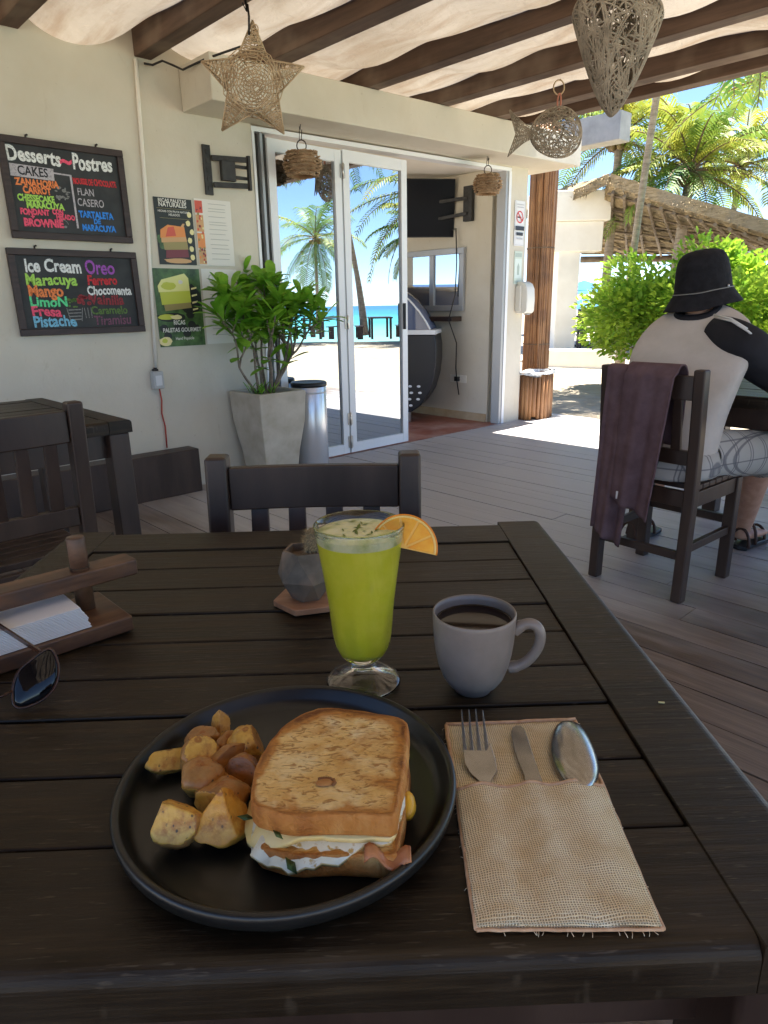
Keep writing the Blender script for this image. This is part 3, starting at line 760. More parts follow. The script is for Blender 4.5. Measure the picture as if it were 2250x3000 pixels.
M['egg'] = noisy('fried_egg_white', (.74, .62, .40), (.84, .77, .62), 40, .3, bscale=120, bstr=.4, bdist=.001, c3=(.55, .33, .09), s3=160, lo3=.56, hi3=.66)
M['yolk'] = plain('egg_yolk', (.80, .42, .03), .35)
M['cheese'] = noisy('melted_cheese', (.74, .50, .16), (.82, .62, .28), 20, .4, bstr=.1)
M['herb'] = plain('green_herb', (.07, .11, .025), .6)
M['herb_dark'] = plain('dried_herb', (.03, .022, .010), .7)
M['bacon'] = noisy('crisp_bacon', (.30, .09, .03), (.52, .22, .09), 60, .45, bstr=.2)
M['plate'] = noisy('black_stoneware', (.0065, .007, .007), (.010, .0105, .0105), 30, .34, bscale=300, bstr=.06, bdist=.0005)
PL_C = TL(.0385, -.272, TZ)
s = MB()
s.lathe([(0.0001, .006), (.09, .006), (.1115, .0063), (.1165, .0085), (.1205, .014), (.1235, .0215), (.1252, .0232), (.1275, .0235), (.1295, .0222), (.1300, .019), (.128, .011), (.121, .003), (.112, .0005), (.10, 0), (.0001, 0)], 96)
o = s.build('plate', M['plate']); o.location = PL_C
tag(o, 'large black stoneware plate holding the sandwich and roast potatoes', 'plate')
PZ = TZ + .0065

def cpx(x, y, ox, oy, k): return ((ox + x / k) / DS, (oy + y / k) / DS)      # crop pixel -> picture pixel
def smooth_loop(pts, n):
    L = [0]; m_ = len(pts)
    for i in range(m_): L.append(L[-1] + (pts[(i + 1) % m_] - pts[i]).length)
    out = []
    for k in range(n):
        d_ = L[-1] * k / n; i = 0
        while L[i + 1] < d_: i += 1
        f = (d_ - L[i]) / max(1e-9, L[i + 1] - L[i])
        a, b_, c, e = pts[i - 1], pts[i], pts[(i + 1) % m_], pts[(i + 2) % m_]
        out.append(.5 * ((2 * b_) + (c - a) * f + (2 * a - 5 * b_ + 4 * c - e) * f * f + (3 * b_ - a - 3 * c + e) * f ** 3))
    return out
SWP = [(170, 900), (165, 760), (215, 560), (300, 400), (420, 260), (560, 150), (700, 85), (860, 65), (1050, 90), (1250, 120), (1430, 140), (1520, 185), (1530, 320), (1515, 520), (1490, 680), (1450, 850), (1428, 960), (1410, 1015), (1300, 1015), (1100, 1005), (880, 1000), (700, 1005), (560, 1012), (420, 1000), (300, 965), (205, 940)]
ZT = PZ + .047
top_out = smooth_loop([at_z(*cpx(x, y, 680, 2050, 2.9625), ZT) for x, y in SWP], 72)
cen = sum(top_out, Vector()) / len(top_out)
SW = thing('toast_sandwich', 'toasted egg and cheese sandwich on the black plate', 'sandwich', (cen.x, cen.y, PZ))
base_off = Vector((cen.x, cen.y, 0))
out2 = [p - base_off for p in top_out]
def slice_(name, z0, z1, sc, shift, tilt, seed, mats):
    s = MB(); h = z1 - z0; n = len(out2); s.at = []
    rings = []
    prof = [(.02, 1.0), (.2, 1.0), (.35, 1.0), (.5, 1.0), (.65, 1.0), (.75, 1.0), (.84, 1.01), (.92, 1.012), (.97, 1.012), (.99, .985), (1.0, .90), (1.008, .65), (1.014, .42), (1.01, .24), (.995, .1), (.97, .0), (.8, 0), (.4, 0), (.02, 0)]
    for q, zz in prof:
        rg = []
        for i, p in enumerate(out2):
            x, y = p.x * q * sc + shift[0], p.y * q * sc + shift[1]
            nn = noise.noise(Vector((x * 40, y * 40, seed + zz * 1.5)))
            n2 = noise.noise(Vector((x * 150, y * 150, seed + zz)))
            e = 1 + (.016 * nn + .010 * n2) * (1 if q > .8 else .3)
            dn_ = math.hypot(p.x + .030, p.y + .046)
            if q > .97 and zz < .95: e -= .05 * math.exp(-(dn_ / .0035) ** 2)      # a split in the crust
            z = z0 + h * zz + (nn * .0016 + n2 * .0010) * (1 if zz > .5 else .4) + tilt[0] * x + tilt[1] * y
            rg.append((x * e, y * e, z))
            side = max(0, min(1, (q - .945) / .04)) if zz > .5 else 1.0
            edge = max(0, min(1, (q - .80) / .14)) * (1 if zz > .6 else .0) * (.75 + .5 * noise.noise(Vector((math.atan2(p.y, p.x) * 1.7, seed, 2))))
            if p.y < -.02 and q < .97: edge *= .35
            br_ = .55 * math.exp(-((x - .032) / .02) ** 2 - ((y - .005) / .03) ** 2) + .5 * math.exp(-((x + .01) / .02) ** 2 - ((y - .03) / .016) ** 2)
            s.at.append((side, min(1, edge + br_ * .5), 0))
        rings.append(rg)
    s.loft(rings, 0, True, True)
    return s.build(name, mats, SW)
slice_('bread_slice', .0295, .0470, 1.0, (0, 0), (0, 0), 3.0, [M['toast']])
slice_('bread_slice', .0005, .0195, .985, (.001, -.006), (0, 0), 8.0, [M['toast']])
s = MB()                                            # melted cheese sheet, spilling out at the left
def sheet(s, sc, z0, z1, seed, spill, m=0, n=72, rag=.05):
    rg0, rg1, rg2 = [], [], []
    for i, p in enumerate(out2):
        e = sc * (1 + rag * noise.noise(Vector((i * .21, seed, 0))) + .5 * rag * noise.noise(Vector((i * .6, seed, 7))))
        sp, dr = spill(p)
        x, y = p.x * e + sp[0], p.y * e + sp[1]
        rg1.append((x, y, z1 - dr)); rg2.append((x * .99, y * .99, z0 - dr)); rg0.append((p.x * .8, p.y * .8, z1))
    rg3 = [(p.x * .8, p.y * .8, z0) for p in out2]
    s.loft([rg3, rg2, rg1, rg0], m, True, True)
def sp1(p):
    k = max(0, min(1, (-p.x - .022) / .02)); return ((-.007 * k, -.002 * k), .012 * k)
sheet(s, .975, .0245, .0287, 2.2, sp1, rag=.055); s.build('cheese', M['cheese'], SW)
s = MB()
def sp2(p):
    k = max(0, min(1, (-p.y - .028) / .012)) * max(0, min(1, (.022 - p.x) / .02)); k2 = max(0, min(1, (p.x - .03) / .015)) * .4
    return ((k2 * .004, -.0135 * k), .0105 * k + .006 * noise.noise(p * 110) * k + .002 * noise.noise(p * 260) * k)
sheet(s, .968, .0218, .0245, 5.7, sp2, rag=.085)
for k in range(72, 144): s.m[k] = 1
s.build('fried_egg', [M['egg'], noisy('golden_egg_rim', (.50, .27, .06), (.78, .60, .30), 90, .35, bstr=.2)], SW)
s = MB()
for px, py, z, r in ((1545, 900, .014, .0105),):
    c = at_z(*cpx(px, py, 680, 2050, 2.9625), PZ + z) - Vector((cen.x, cen.y, PZ)); s.lathe([(.0001, r * .62), (r * .55, r * .5), (r * .9, r * .15), (r, -r * .2), (r * .8, -r * .6), (.0001, -r * .8)], 16, (0, 0, 0))
    for v in s.v: v.x *= .62; v.y *= 1.25; v += c + Vector((-.002, 0, 0))
s.build('egg_yolk', M['yolk'], SW)
for (px, py, z, L, an) in ((120, 1030, .027, .011, .1), (480, 1040, .0400, .008, .2), (515, 1450, .017, .012, 1.2), (400, 1180, .033, .008, 1.0)):
    c = at_z(*cpx(px, py, 680, 2050, 2.9625), PZ + z) - Vector((cen.x, cen.y, PZ))
    s = MB(); dx = Vector((math.cos(an), -.15, -math.sin(an) * .6)).normalized() * L; dn = Vector((0, -.25, .97)); sd = dx.cross(dn).normalized() * L * .32
    s.add([c - dx * .6 + dn * .001, c + sd * .9 + dn * .0022, c + dx * .6 + dn * .0012, c - sd * .9 + dn * .0004, c - dn * .001], [(0, 1, 2), (0, 2, 3), (0, 4, 1), (1, 4, 2), (2, 4, 3), (3, 4, 0)], 0, True); s.build('herb_leaf', M['herb'], SW)

s = MB()
c = at_z(*cpx(1390, 1370, 680, 2050, 2.9625), PZ + .020) - Vector((cen.x, cen.y, PZ))
s.grid(lambda a, b: c + Vector((-.018 + .03 * a, (b - .5) * .009 + .002 * math.sin(a * 9), .004 * math.sin(a * 7 + b) - .003 * a + .003 * b)), 10, 3); s.build('bacon', M['bacon'], SW, solid=.0015, offset=0)
s = MB()
c = at_z(*cpx(800, 715, 680, 2050, 2.9625), PZ + .0477) - Vector((cen.x, cen.y, PZ))
s.lathe([(.0001, .0010), (.003, .0008), (.0055, .0002), (.0062, -.0006)], 18, (0, 0, 0), 1)
for v in s.v: v.y *= .62; v += c
for i in range(13):
    an = -.5 + 2.6 * i / 12; rr_ = 1 + .14 * noise.noise(Vector((i * .9, 2, 0)))
    p = c + Vector((.0072 * math.cos(an) * rr_, .0047 * math.sin(an) * rr_, 0)); s.lathe([(.0001, .0006), (.0011, .0003), (.0013, -.0006)], 6, p)
s.build('burnt_blister', [M['browned'], M['crust']], SW)

# roast potatoes, each one its own lump cut by a couple of knife planes
def potmat(name, c1, c2, dot):
    m, t, b = newmat(name)
    f = nz(t, coords(t), 45, 4)
    c = ramp(t, f, [(.32, c1), (.66, c2)])
    vo = t.nodes.new('ShaderNodeTexVoronoi'); vo.inputs['Scale'].default_value = 260; t.links.new(coords(t, (1, .45, .8)), vo.inputs['Vector'])
    k = ramp(t, vo.outputs['Distance'], [(.17, dot), (.26, 0.0)])
    f3 = nz(t, coords(t), 70, 2); kk = ramp(t, f3, [(.52, 0.0), (.58, 1.0)])
    mm = t.nodes.new('ShaderNodeMath'); mm.operation = 'MULTIPLY'; t.links.new(k, mm.inputs[0]); t.links.new(kk, mm.inputs[1])
    ge = t.nodes.new('ShaderNodeNewGeometry')
    c = mixc(t, ramp(t, ge.outputs['Pointiness'], [(.505, 0.0), (.57, .9)]), c, (.30, .095, .015))
    c = mixc(t, ramp(t, nz(t, coords(t), 60, 4, .65), [(.45, 0.0), (.62, .85)]), c, (.40, .14, .018))
    c = mixc(t, mm.outputs[0], c, (.045, .03, .012))
    t.links.new(c, b.inputs['Base Color']); b.inputs['Roughness'].default_value = .34
    bump(t, b, nz(t, coords(t), 110, 5), .7, .002)
    return m
PSK = potmat('roast_potato_skin', (.27, .115, .03), (.50, .27, .085), .95)
PFL = potmat('roast_potato_flesh', (.62, .31, .035), (.76, .50, .12), .95)
POR = potmat('deep_fried_potato_flesh', (.64, .28, .03), (.74, .42, .08), .7)
PBR = potmat('dark_roast_potato_skin', (.20, .08, .026), (.40, .19, .06), .7)
def potato(px, py, zc, size, cuts, mats, label, rot=0, seed=0):
    p = at_z(px, py, PZ + zc)
    s = MB(); nu, nv = 40, 26; rx, ry, rz = size
    planes = [(Vector(n_).normalized(), d_) for n_, d_ in cuts]
    vs = []; own = []
    for i in range(nv + 1):
        th = PI * i / nv
        for j in range(nu):
            ph = 2 * PI * j / nu
            q = Vector((math.sin(th) * math.cos(ph), math.sin(th) * math.sin(ph), math.cos(th)))
            k = 1 + .16 * noise.noise(q * 1.6 + Vector((seed, 0, 0))) + .055 * noise.noise(q * 4 + Vector((0, seed, 0))) + .035 * noise.noise(q * 10 + Vector((0, seed, 0)))
            q = q * k; hit = -1
            for a, (n_, d_) in enumerate(planes):
                e = q.dot(n_) - d_
                if e > 0: q = q - n_ * e * (.985 - .03 * noise.noise(q * 3)); hit = a
            vs.append(Vector((q.x * rx, q.y * ry, q.z * rz))); own.append(hit)
    fs = []; ms = []
    for i in range(nv):
        for j in range(nu):
            j2 = (j + 1) % nu; f = (i * nu + j, i * nu + j2, (i + 1) * nu + j2, (i + 1) * nu + j); fs.append(f)
            hs = [own[k] for k in f]; ms.append(1 if sum(h >= 0 for h in hs) >= 3 else 0)
    Mr = Matrix.Rotation(rot, 3, 'Z')
    zmin = min((Mr @ v).z for v in vs)
    lift = max(0, .0008 - (p.z + zmin - PZ))
    s.add([Mr @ v for v in vs], fs, 0, True)
    s.m = ms
    o = s.build('roast_potato', mats); o.location = (p.x, p.y, p.z + lift)
    tag(o, label, 'potato', 'herbed roast potato pieces on the plate')
    return o
q = .00039
potato(475, 1572, .012, (24 * q, 22 * q, 34 * q), [((-.7, -.7, .45), .25), ((.75, -.6, .4), .35)], [PBR, POR], 'orange brown potato wedge with a sharp peak at the very back of the pile', 0, 1)
potato(438, 1600, .011, (36 * q, 30 * q, 28 * q), [((-.1, -.2, 1), .5), ((.2, -1, .1), .6)], [PSK, PSK], 'small pale potato piece wedged at the back left behind the yellow dome', .3, 2)
potato(498, 1608, .013, (30 * q, 26 * q, 28 * q), [((.1, -.6, .8), .4)], [PSK, PSK], 'small tan potato bit in the middle of the pile below the peaked wedge', .8, 3)
potato(534, 1616, .013, (42 * q, 40 * q, 36 * q), [((.8, .1, .3), .6)], [PFL, PSK], 'pale rounded potato touching the top left of the sandwich', .1, 4)
potato(376, 1646, .009, (52 * q, 27 * q, 31 * q), [((.1, -.62, .75), .22), ((.2, .8, .5), .45)], [PFL, PFL], 'long yellow potato wedge pointing left, leftmost of the pile', .5, 5)
potato(434, 1640, .016, (42 * q, 40 * q, 44 * q), [((.2, -.6, .75), .62)], [PSK, PFL], 'yellow domed potato above the speckled one in the pile', .2, 6)
potato(505, 1642, .015, (50 * q, 34 * q, 32 * q), [((.25, -.85, .3), .35)], [PSK, PBR], 'pinkish tan potato with a dark cut face, right side of the pile', .45, 7)
potato(524, 1678, .011, (36 * q, 34 * q, 34 * q), [((-.3, -.9, .4), .4)], [PBR, PBR], 'darkest brown potato piece pressed against the sandwich', .2, 8)
potato(438, 1700, .011, (50 * q, 46 * q, 42 * q), [((-.95, -.4, -.1), .65), ((.1, -.8, -.5), .6)], [PSK, PFL], 'tan potato with herb specks in the centre of the pile', -.3, 9)
potato(480, 1736, .009, (52 * q, 46 * q, 34 * q), [((-.7, -.7, .1), .55)], [PSK, PFL], 'browned potato half behind the big orange wedge', .3, 10)
potato(478, 1788, .011, (58 * q, 46 * q, 54 * q), [((-.18, -.75, .62), .30), ((.85, -.15, .5), .45), ((-.8, .3, .5), .5)], [POR, POR], 'largest orange potato wedge at the front of the pile', .08, 11)
potato(382, 1800, .010, (48 * q, 40 * q, 48 * q), [((.1, -.8, .55), .40), ((-.95, .1, .3), .62), ((.3, .45, .8), .55)], [PSK, PFL], 'yellow potato cube with an herb strand, lying apart at front left', -.1, 12)

# dried herb flakes: part of each potato
for o in [x for x in bpy.data.objects if x.name.startswith('roast_potato')]:
    me = o.data; s = MB(); random.seed(len(o.name) * 7 + int(o.location.x * 1e5))
    for pf in random.sample(list(me.polygons), min(90, len(me.polygons))):
        if pf.normal.z < .05 and pf.normal.y > -.2: continue
        c = pf.center + pf.normal * .0005; a = random.uniform(0, 6.28); dx = Vector((math.cos(a), math.sin(a), 0)); dx = (dx - pf.normal * dx.dot(pf.normal)).normalized() * random.uniform(.0013, .0034); sd = dx.cross(pf.normal).normalized() * .0008
        s.add([c - dx, c + sd, c + dx, c - sd], [(0, 1, 2, 3)])
    if s.f: s.build('herb_flake', M['herb_dark'] if 'herb_dark' in M else M['soil'], o)

# ------------------------------------------------------------------ green juice in a footed glass
M['glass'] = plain('clear_glass', (1, 1, 1), 0.0, trans=1.0, ior=1.45)
M['juice'] = noisy('green_juice', (.72, .70, .025), (.80, .76, .06), 45, .35, bstr=0, spec=.3)
M['juice_foam'] = noisy('juice_foam', (.76, .74, .36), (.84, .82, .55), 120, .5, bscale=200, bstr=.4, bdist=.001, c3=(.34, .40, .05), s3=60)
GC = Vector((-.024, .615, TZ))
gl = thing('juice_glass', 'tall footed glass of green juice with an orange slice on its rim', 'glass', GC)
def lobes(an, z):
    k = max(0, min(1, (.10 - z) / .03)) * max(0, min(1, (z - .018) / .012))
    return 1 + .022 * k * math.cos(8 * an)
s = MB()
outer = [(.0001, .0165), (.0055, .0160), (.0100, .0128), (.018, .0076), (.028, .0030), (.0335, .0008), (.0352, 0), (.0372, .0012), (.0378, .003), (.0368, .0048), (.031, .0075), (.021, .0125), (.0135, .0185), (.0112, .0225), (.0125, .0262), (.0168, .0290), (.0208, .0325), (.0248, .0375), (.0274, .045), (.0288, .055), (.0300, .068), (.0313, .082), (.0328, .094), (.0342, .104), (.0362, .120), (.0388, .138), (.0412, .154), (.0430, .166), (.0437, .1705)]
inner = [(.0428, .1718), (.0418, .1708), (.0398, .156), (.0370, .138), (.0344, .120), (.0320, .102), (.0296, .09), (.0266, .074), (.0230, .058), (.0190, .044), (.0160, .0385), (.0100, .0355), (.0001, .0345)]
s.lathe(outer + inner, 64, mod=lobes); s.build('glass_body', M['glass'], gl)
s = MB()
jp = [(.0001, .0342), (.0102, .0352), (.0163, .0382), (.0194, .0438), (.0234, .058), (.0270, .074), (.0300, .09), (.0324, .102), (.0348, .120), (.0374, .138), (.0402, .1580), (.0408, .1622), (.0410, .1632), (.030, .1642), (.0001, .1645)]
s.lathe(jp[:-3], 56, mod=lobes, m=0); s.lathe(jp[-4:], 56, m=1)
s.lathe([(.0400, .1555), (.0404, .1580), (.0411, .1630)], 56, m=1)
s.build('juice', [M['juice'], M['juice_foam']], gl)
s = MB(); random.seed(3)
for i in range(26):
    a = random.uniform(0, 2 * PI); r = random.uniform(.004, .034); L = random.uniform(.002, .006); an = random.uniform(0, PI)
    c = Vector((r * math.cos(a), r * math.sin(a), .1652)); dx = Vector((math.cos(an), math.sin(an), .1)) * L; sd = Vector((-math.sin(an), math.cos(an), 0)) * L * .3
    s.add([c - dx, c + sd, c + dx, c - sd], [(0, 1, 2, 3)], 0)
s.build('herb_flake', leafy('mint_flake', (.12, .18, .02), (.26, .32, .05), 60), gl)
# orange half wheel on the rim
M['orange_flesh'] = noisy('orange_flesh', (.80, .30, .008), (.86, .42, .03), 60, .3, bscale=120, bstr=.3, bdist=.001)
M['orange_peel'] = plain('orange_peel', (.78, .24, .01), .4)
M['pith'] = plain('orange_pith', (.84, .58, .18), .5)
oc = GC + Vector((.0420, -.004, .1465))
ex = Vector((.955, -.10, -.20)).normalized(); nrm = Vector((.06, -.93, .36)); nrm = (nrm - ex * nrm.dot(ex)).normalized(); ey = nrm.cross(ex).normalized()
if ey.z < 0: ey = -ey
OR = Matrix((ex, ey, nrm)).transposed().to_4x4(); OR.translation = oc
og = bpy.data.objects.new('orange_slice', None); COL.objects.link(og); og.matrix_world = OR
tag(og, 'half wheel of orange slipped onto the rim of the juice glass', 'orange slice')
def half(r0, r1, z0, z1, n=28):
    rg = []
    for i in range(n + 1):
        a = PI * i / n; c, s_ = math.cos(a), math.sin(a)
        rg.append([(r0 * c, r0 * s_, z0), (r1 * c, r1 * s_, z0), (r1 * c, r1 * s_, z1), (r0 * c, r0 * s_, z1)])
    return rg
ro = .0328
s = MB(); s.loft(half(ro - .0014, ro, -.0035, .0035), 0, True); s.build('peel', M['orange_peel'], og)
s = MB(); s.loft(half(ro - .0034, ro - .0015, -.0034, .0034), 0, True); s.build('pith', M['pith'], og)
s = MB()
for k in range(5):
    a0 = PI * k / 5 + .035; a1 = PI * (k + 1) / 5 - .035
    rr = ro - .0037; mid = (a0 + a1) / 2
    poly = [(.003 * math.cos(mid), .003 * math.sin(mid))] + [(rr * math.cos(a0 + (a1 - a0) * i / 6), rr * math.sin(a0 + (a1 - a0) * i / 6)) for i in range(7)]
    s.prism(poly, -.0036, .0036)
s.build('segments', M['orange_flesh'], og, bevel=.0006)
s = MB(); s.prism([(rr_ * math.cos(PI * i / 20), rr_ * math.sin(PI * i / 20)) for rr_ in [ro - .0034] for i in range(21)], -.0030, .0030); s.build('membrane', plain('orange_membrane', (.82, .46, .09), .4), og)

# ------------------------------------------------------------------ coffee cup
M['cup'] = noisy('matte_grey_ceramic', (.195, .160, .138), (.230, .190, .166), 40, .38, bscale=150, bstr=.05, bdist=.0005)
CC = Vector((.086, .600, TZ))
cp = thing('coffee_cup', 'matte grey ceramic cup of black coffee beside the juice glass', 'cup', CC)
s = MB()
s.lathe([(.0001, .002), (.0155, .002), (.0165, 0), (.0185, 0), (.0194, .0022), (.0206, .0040), (.0255, .0085), (.0305, .0165), (.0346, .0285), (.0374, .042), (.0391, .056), (.0401, .070), (.0404, .080), (.0405, .0835), (.0398, .0848), (.0385, .0840), (.0379, .079), (.0376, .066), (.0362, .050), (.0335, .034), (.028, .021), (.019, .012), (.0001, .010)], 64)
s.build('cup_body', M['cup'], cp)
s = MB(); s.lathe([(.0001, .0735), (.035, .0735), (.0371, .0738), (.0374, .0745)], 48); s.build('coffee', plain('black_coffee', (.010, .004, .002), .06, spec=.3), cp)
hd = Vector((.98, -.20, 0)).normalized()
pts = [(.0385, .066), (.045, .0725), (.053, .0755), (.060, .0725), (.0635, .064), (.0625, .053), (.0575, .042), (.050, .033), (.042, .0285), (.0345, .0265)]
s = MB(); rr = []
P3 = [hd * a + Vector((0, 0, b)) for a, b in pts]
P3s = []
for i in range(len(P3) - 1):
    for k in range(4):
        f = k / 4; a = P3[max(i - 1, 0)]; b_ = P3[i]; c = P3[i + 1]; e = P3[min(i + 2, len(P3) - 1)]
        P3s.append(.5 * ((2 * b_) + (c - a) * f + (2 * a - 5 * b_ + 4 * c - e) * f * f + (3 * b_ - a - 3 * c + e) * f ** 3))
P3s.append(P3[-1])
s.tube(P3s, [.0052 if 4 < i < len(P3s) - 5 else .0060 for i in range(len(P3s))], 12); s.build('handle', M['cup'], cp)

# ------------------------------------------------------------------ cactus in a faceted pot on a wooden saucer
KC = TL(.026, .098, TZ)
M['pot_cement'] = noisy('mottled_cement', (.085, .068, .050), (.185, .150, .115), 22, .75, bscale=80, bstr=.35, bdist=.001, c3=(.26, .15, .08), s3=14)
s = MB()
s.prism([(.0455 * math.cos(PI / 3 * i + .25), .0455 * math.sin(PI / 3 * i + .25)) for i in range(6)], 0, .0085)
o = s.build('pot_saucer', noisy('reddish_wood', (.30, .13, .06), (.46, .24, .13), 8, .5, stretch=(1, 8, 1)), None, bevel=.0015); o.location = KC
tag(o, 'hexagonal reddish wooden saucer under the cactus pot', 'saucer')
kt = thing('cactus_pot', 'small faceted cement pot with a dry spiny cactus, behind the juice glass', 'potted cactus', KC + Vector((0, 0, .0087)))
s = MB(); n = 6
rg = []
for r_, z, off in ((.021, 0, 0), (.040, .030, .5), (.031, .061, 0), (.029, .066, 0)):
    rg.append([(r_ * math.cos(2 * PI * (i + off) / n + .3), r_ * math.sin(2 * PI * (i + off) / n + .3), z) for i in range(n)])
vs = [p for r_ in rg for p in r_]; fs = [list(reversed(range(n)))]
for i in range(n):
    j = (i + 1) % n
    fs += [(i, j, n + i), (j, n + j, n + i)] + [(n + i, n + j, 2 * n + j), (n + i, 2 * n + j, 2 * n + i)] + [(2 * n + i, 2 * n + j, 3 * n + j, 3 * n + i)]
s.add(vs, fs); s.add([(p[0] * .82, p[1] * .82, .066) for p in rg[2]] + [(p[0] * .8, p[1] * .8, .056) for p in rg[2]] + rg[3], [(i, (i + 1) % n, n + (i + 1) % n, n + i) for i in range(n)] + [(2 * n + i, 2 * n + (i + 1) % n, (i + 1) % n, i) for i in range(n)] + [list(range(n, 2 * n))])
s.build('pot', M['pot_cement'], kt)
s = MB(); s.lathe([(.0001, .094), (.006, .0925), (.0105, .086), (.0125, .076), (.011, .064), (.008, .056)], 18, (.011, -.002, 0)); random.seed(2)
for i in range(900):
    a = random.uniform(0, 2 * PI); z = random.uniform(.060, .093); r_ = .0125 * math.sqrt(max(.02, 1 - ((z - .074) / .021) ** 2)); c = Vector((r_ * math.cos(a) + .011, r_ * math.sin(a) - .002, z))
    dd_ = (Vector((math.cos(a), math.sin(a), (z - .075) * 30)).normalized() + Vector((random.uniform(-.6, .6), random.uniform(-.6, .6), random.uniform(-.4, .6)))).normalized() * random.uniform(.004, .008)
    sd = dd_.cross(Vector((random.random(), random.random(), 1))).normalized() * .00035
    s.add([c - sd, c + sd, c + dd_], [(0, 1, 2)], 1)
s.build('cactus', [plain('dull_straw_cactus', (.17, .13, .07), .8), plain('straw_spine', (.52, .40, .22), .7)], kt)

# ------------------------------------------------------------------ napkin holder, napkins, sunglasses
M['holder'] = noisy('stained_brown_wood', (.075, .030, .013), (.17, .080, .038), 5, .45, stretch=(1.2, 12, 12), bscale=14, bstr=.3, bdist=.001, c3=(.05, .03, .025), s3=20)
HC = TL(-.178, .031, TZ); hrot = TL_R + math.atan2(-.66, -.75) + PI       # x axis points right along the base
hold = thing('napkin_holder', 'brown wooden napkin holder with dowel posts and a cross bar, at the left', 'napkin holder', HC, hrot)
s = MB(); s.box(-.20, 0, 0, .105, 0, .0195); s.build('base', M['holder'], hold, bevel=.003, seg=3)
for x in (-.032, -.172):
    s = MB(); s.lathe([(.0001, .0197), (.0108, .0197), (.0104, .110), (.0098, .1118), (.0001, .112)], 20, (x, .062, 0)); s.build('post', M['holder'], hold)
s = MB(); zb_ = .052
BM = Matrix.Translation((-.105, .060, zb_)) @ Matrix.Rotation(R(3.0), 4, 'Z') @ Matrix.Rotation(R(1.5), 4, 'Y')
s.box(-.125, .138, -.017, .017, 0, .021, 0, BM); s.build('cross_bar', M['holder'], hold, bevel=.003, seg=3)
for x in (-.032, -.172):
    s = MB(); s.ring((x, .062, zb_ + .0213 + (.0015 if x > -.1 else -.002)), (1, 0, 0), (0, 1, 0), .0108, .0122, 24); s.build('bar_hole', M['dark_gap'], hold)
random.seed(4)
s = MB()
for k in range(15):
    z0 = .0199 + k * .00148; dx = random.uniform(-.0015, .0015); sl = .0010 * k
    s.box(-.20 + dx, -.046 + dx - sl * .4, .004 + sl * .8, .103, z0, z0 + .0011)
o = s.build('napkin_stack', plain('white_paper', (.74, .74, .75), .8, spec=.2), None, bevel=.0004); o.location = HC; o.rotation_euler = (0, 0, hrot)
tag(o, 'stack of folded white paper napkins pinned under the wooden cross bar', 'napkins')

LP = [(85, 1900), (120, 1820), (200, 1750), (300, 1685), (340, 1720), (362, 1800), (355, 1880), (320, 1950), (250, 2010), (150, 2050), (90, 2040), (78, 1970)]
lp0 = at_z(60, 1522, TZ + .004); ln_ = Vector((.34, -.74, .58)).normalized()
def on_plane(x, y):
    d_ = ray(x, y); o_ = Vector((0, 0, CAM_H)); return o_ + d_ * ((lp0 - o_).dot(ln_) / d_.dot(ln_))
lens = smooth_loop([on_plane(*cpx(x, y, 0, 1100, 2.107)) for x, y in LP], 40)
lc = sum(lens, Vector()) / len(lens)
sg = thing('sunglasses', 'dark sunglasses with glossy black lenses lying by the napkin holder', 'sunglasses', lc)
M['lens'] = plain('glossy_black_lens', (.005, .005, .006), .05, spec=.45)
M['tortoise'] = noisy('dark_tortoiseshell', (.02, .008, .006), (.08, .03, .015), 60, .2, bstr=0)
def lensmesh(off):
    s = MB(); rings = []
    for q, h in ((1.0, -.002), (1.0, 0), (.85, .0022), (.6, .0045), (.3, .006), (.01, .0066)):
        rings.append([(p - lc) * q + ln_ * h + off for p in lens])
    s.loft(rings, 0, True, True); return s
lensmesh(Vector()).build('lens', M['lens'], sg)
off2 = TL(0, 0) * 0 + Vector((-.058, -.022, .000))
lensmesh(off2).build('lens', M['lens'], sg)
s = MB(); s.tube([p - lc for p in lens], .0013, 8, closed=True); s.tube([p - lc + off2 for p in lens], .0013, 8, closed=True)
a = lens[2] - lc
s.tube([lens[38] - lc, (lens[36] - lc) * .9 + off2 * .35 + ln_ * .003, (lens[12] - lc) * .7 + off2 * .95], .0018, 8); s.build('frame', M['tortoise'], sg)
hg = on_plane(*cpx(255, 1712, 0, 1100, 2.107)); te = at_z(0, 1352, TZ + .045); te2 = hg + (te - hg) * 1.9
s = MB(); s.bar(hg - lc, te2 - lc, .0022, .0058, 0); s.build('temple', M['tortoise'], sg, bevel=.0007)

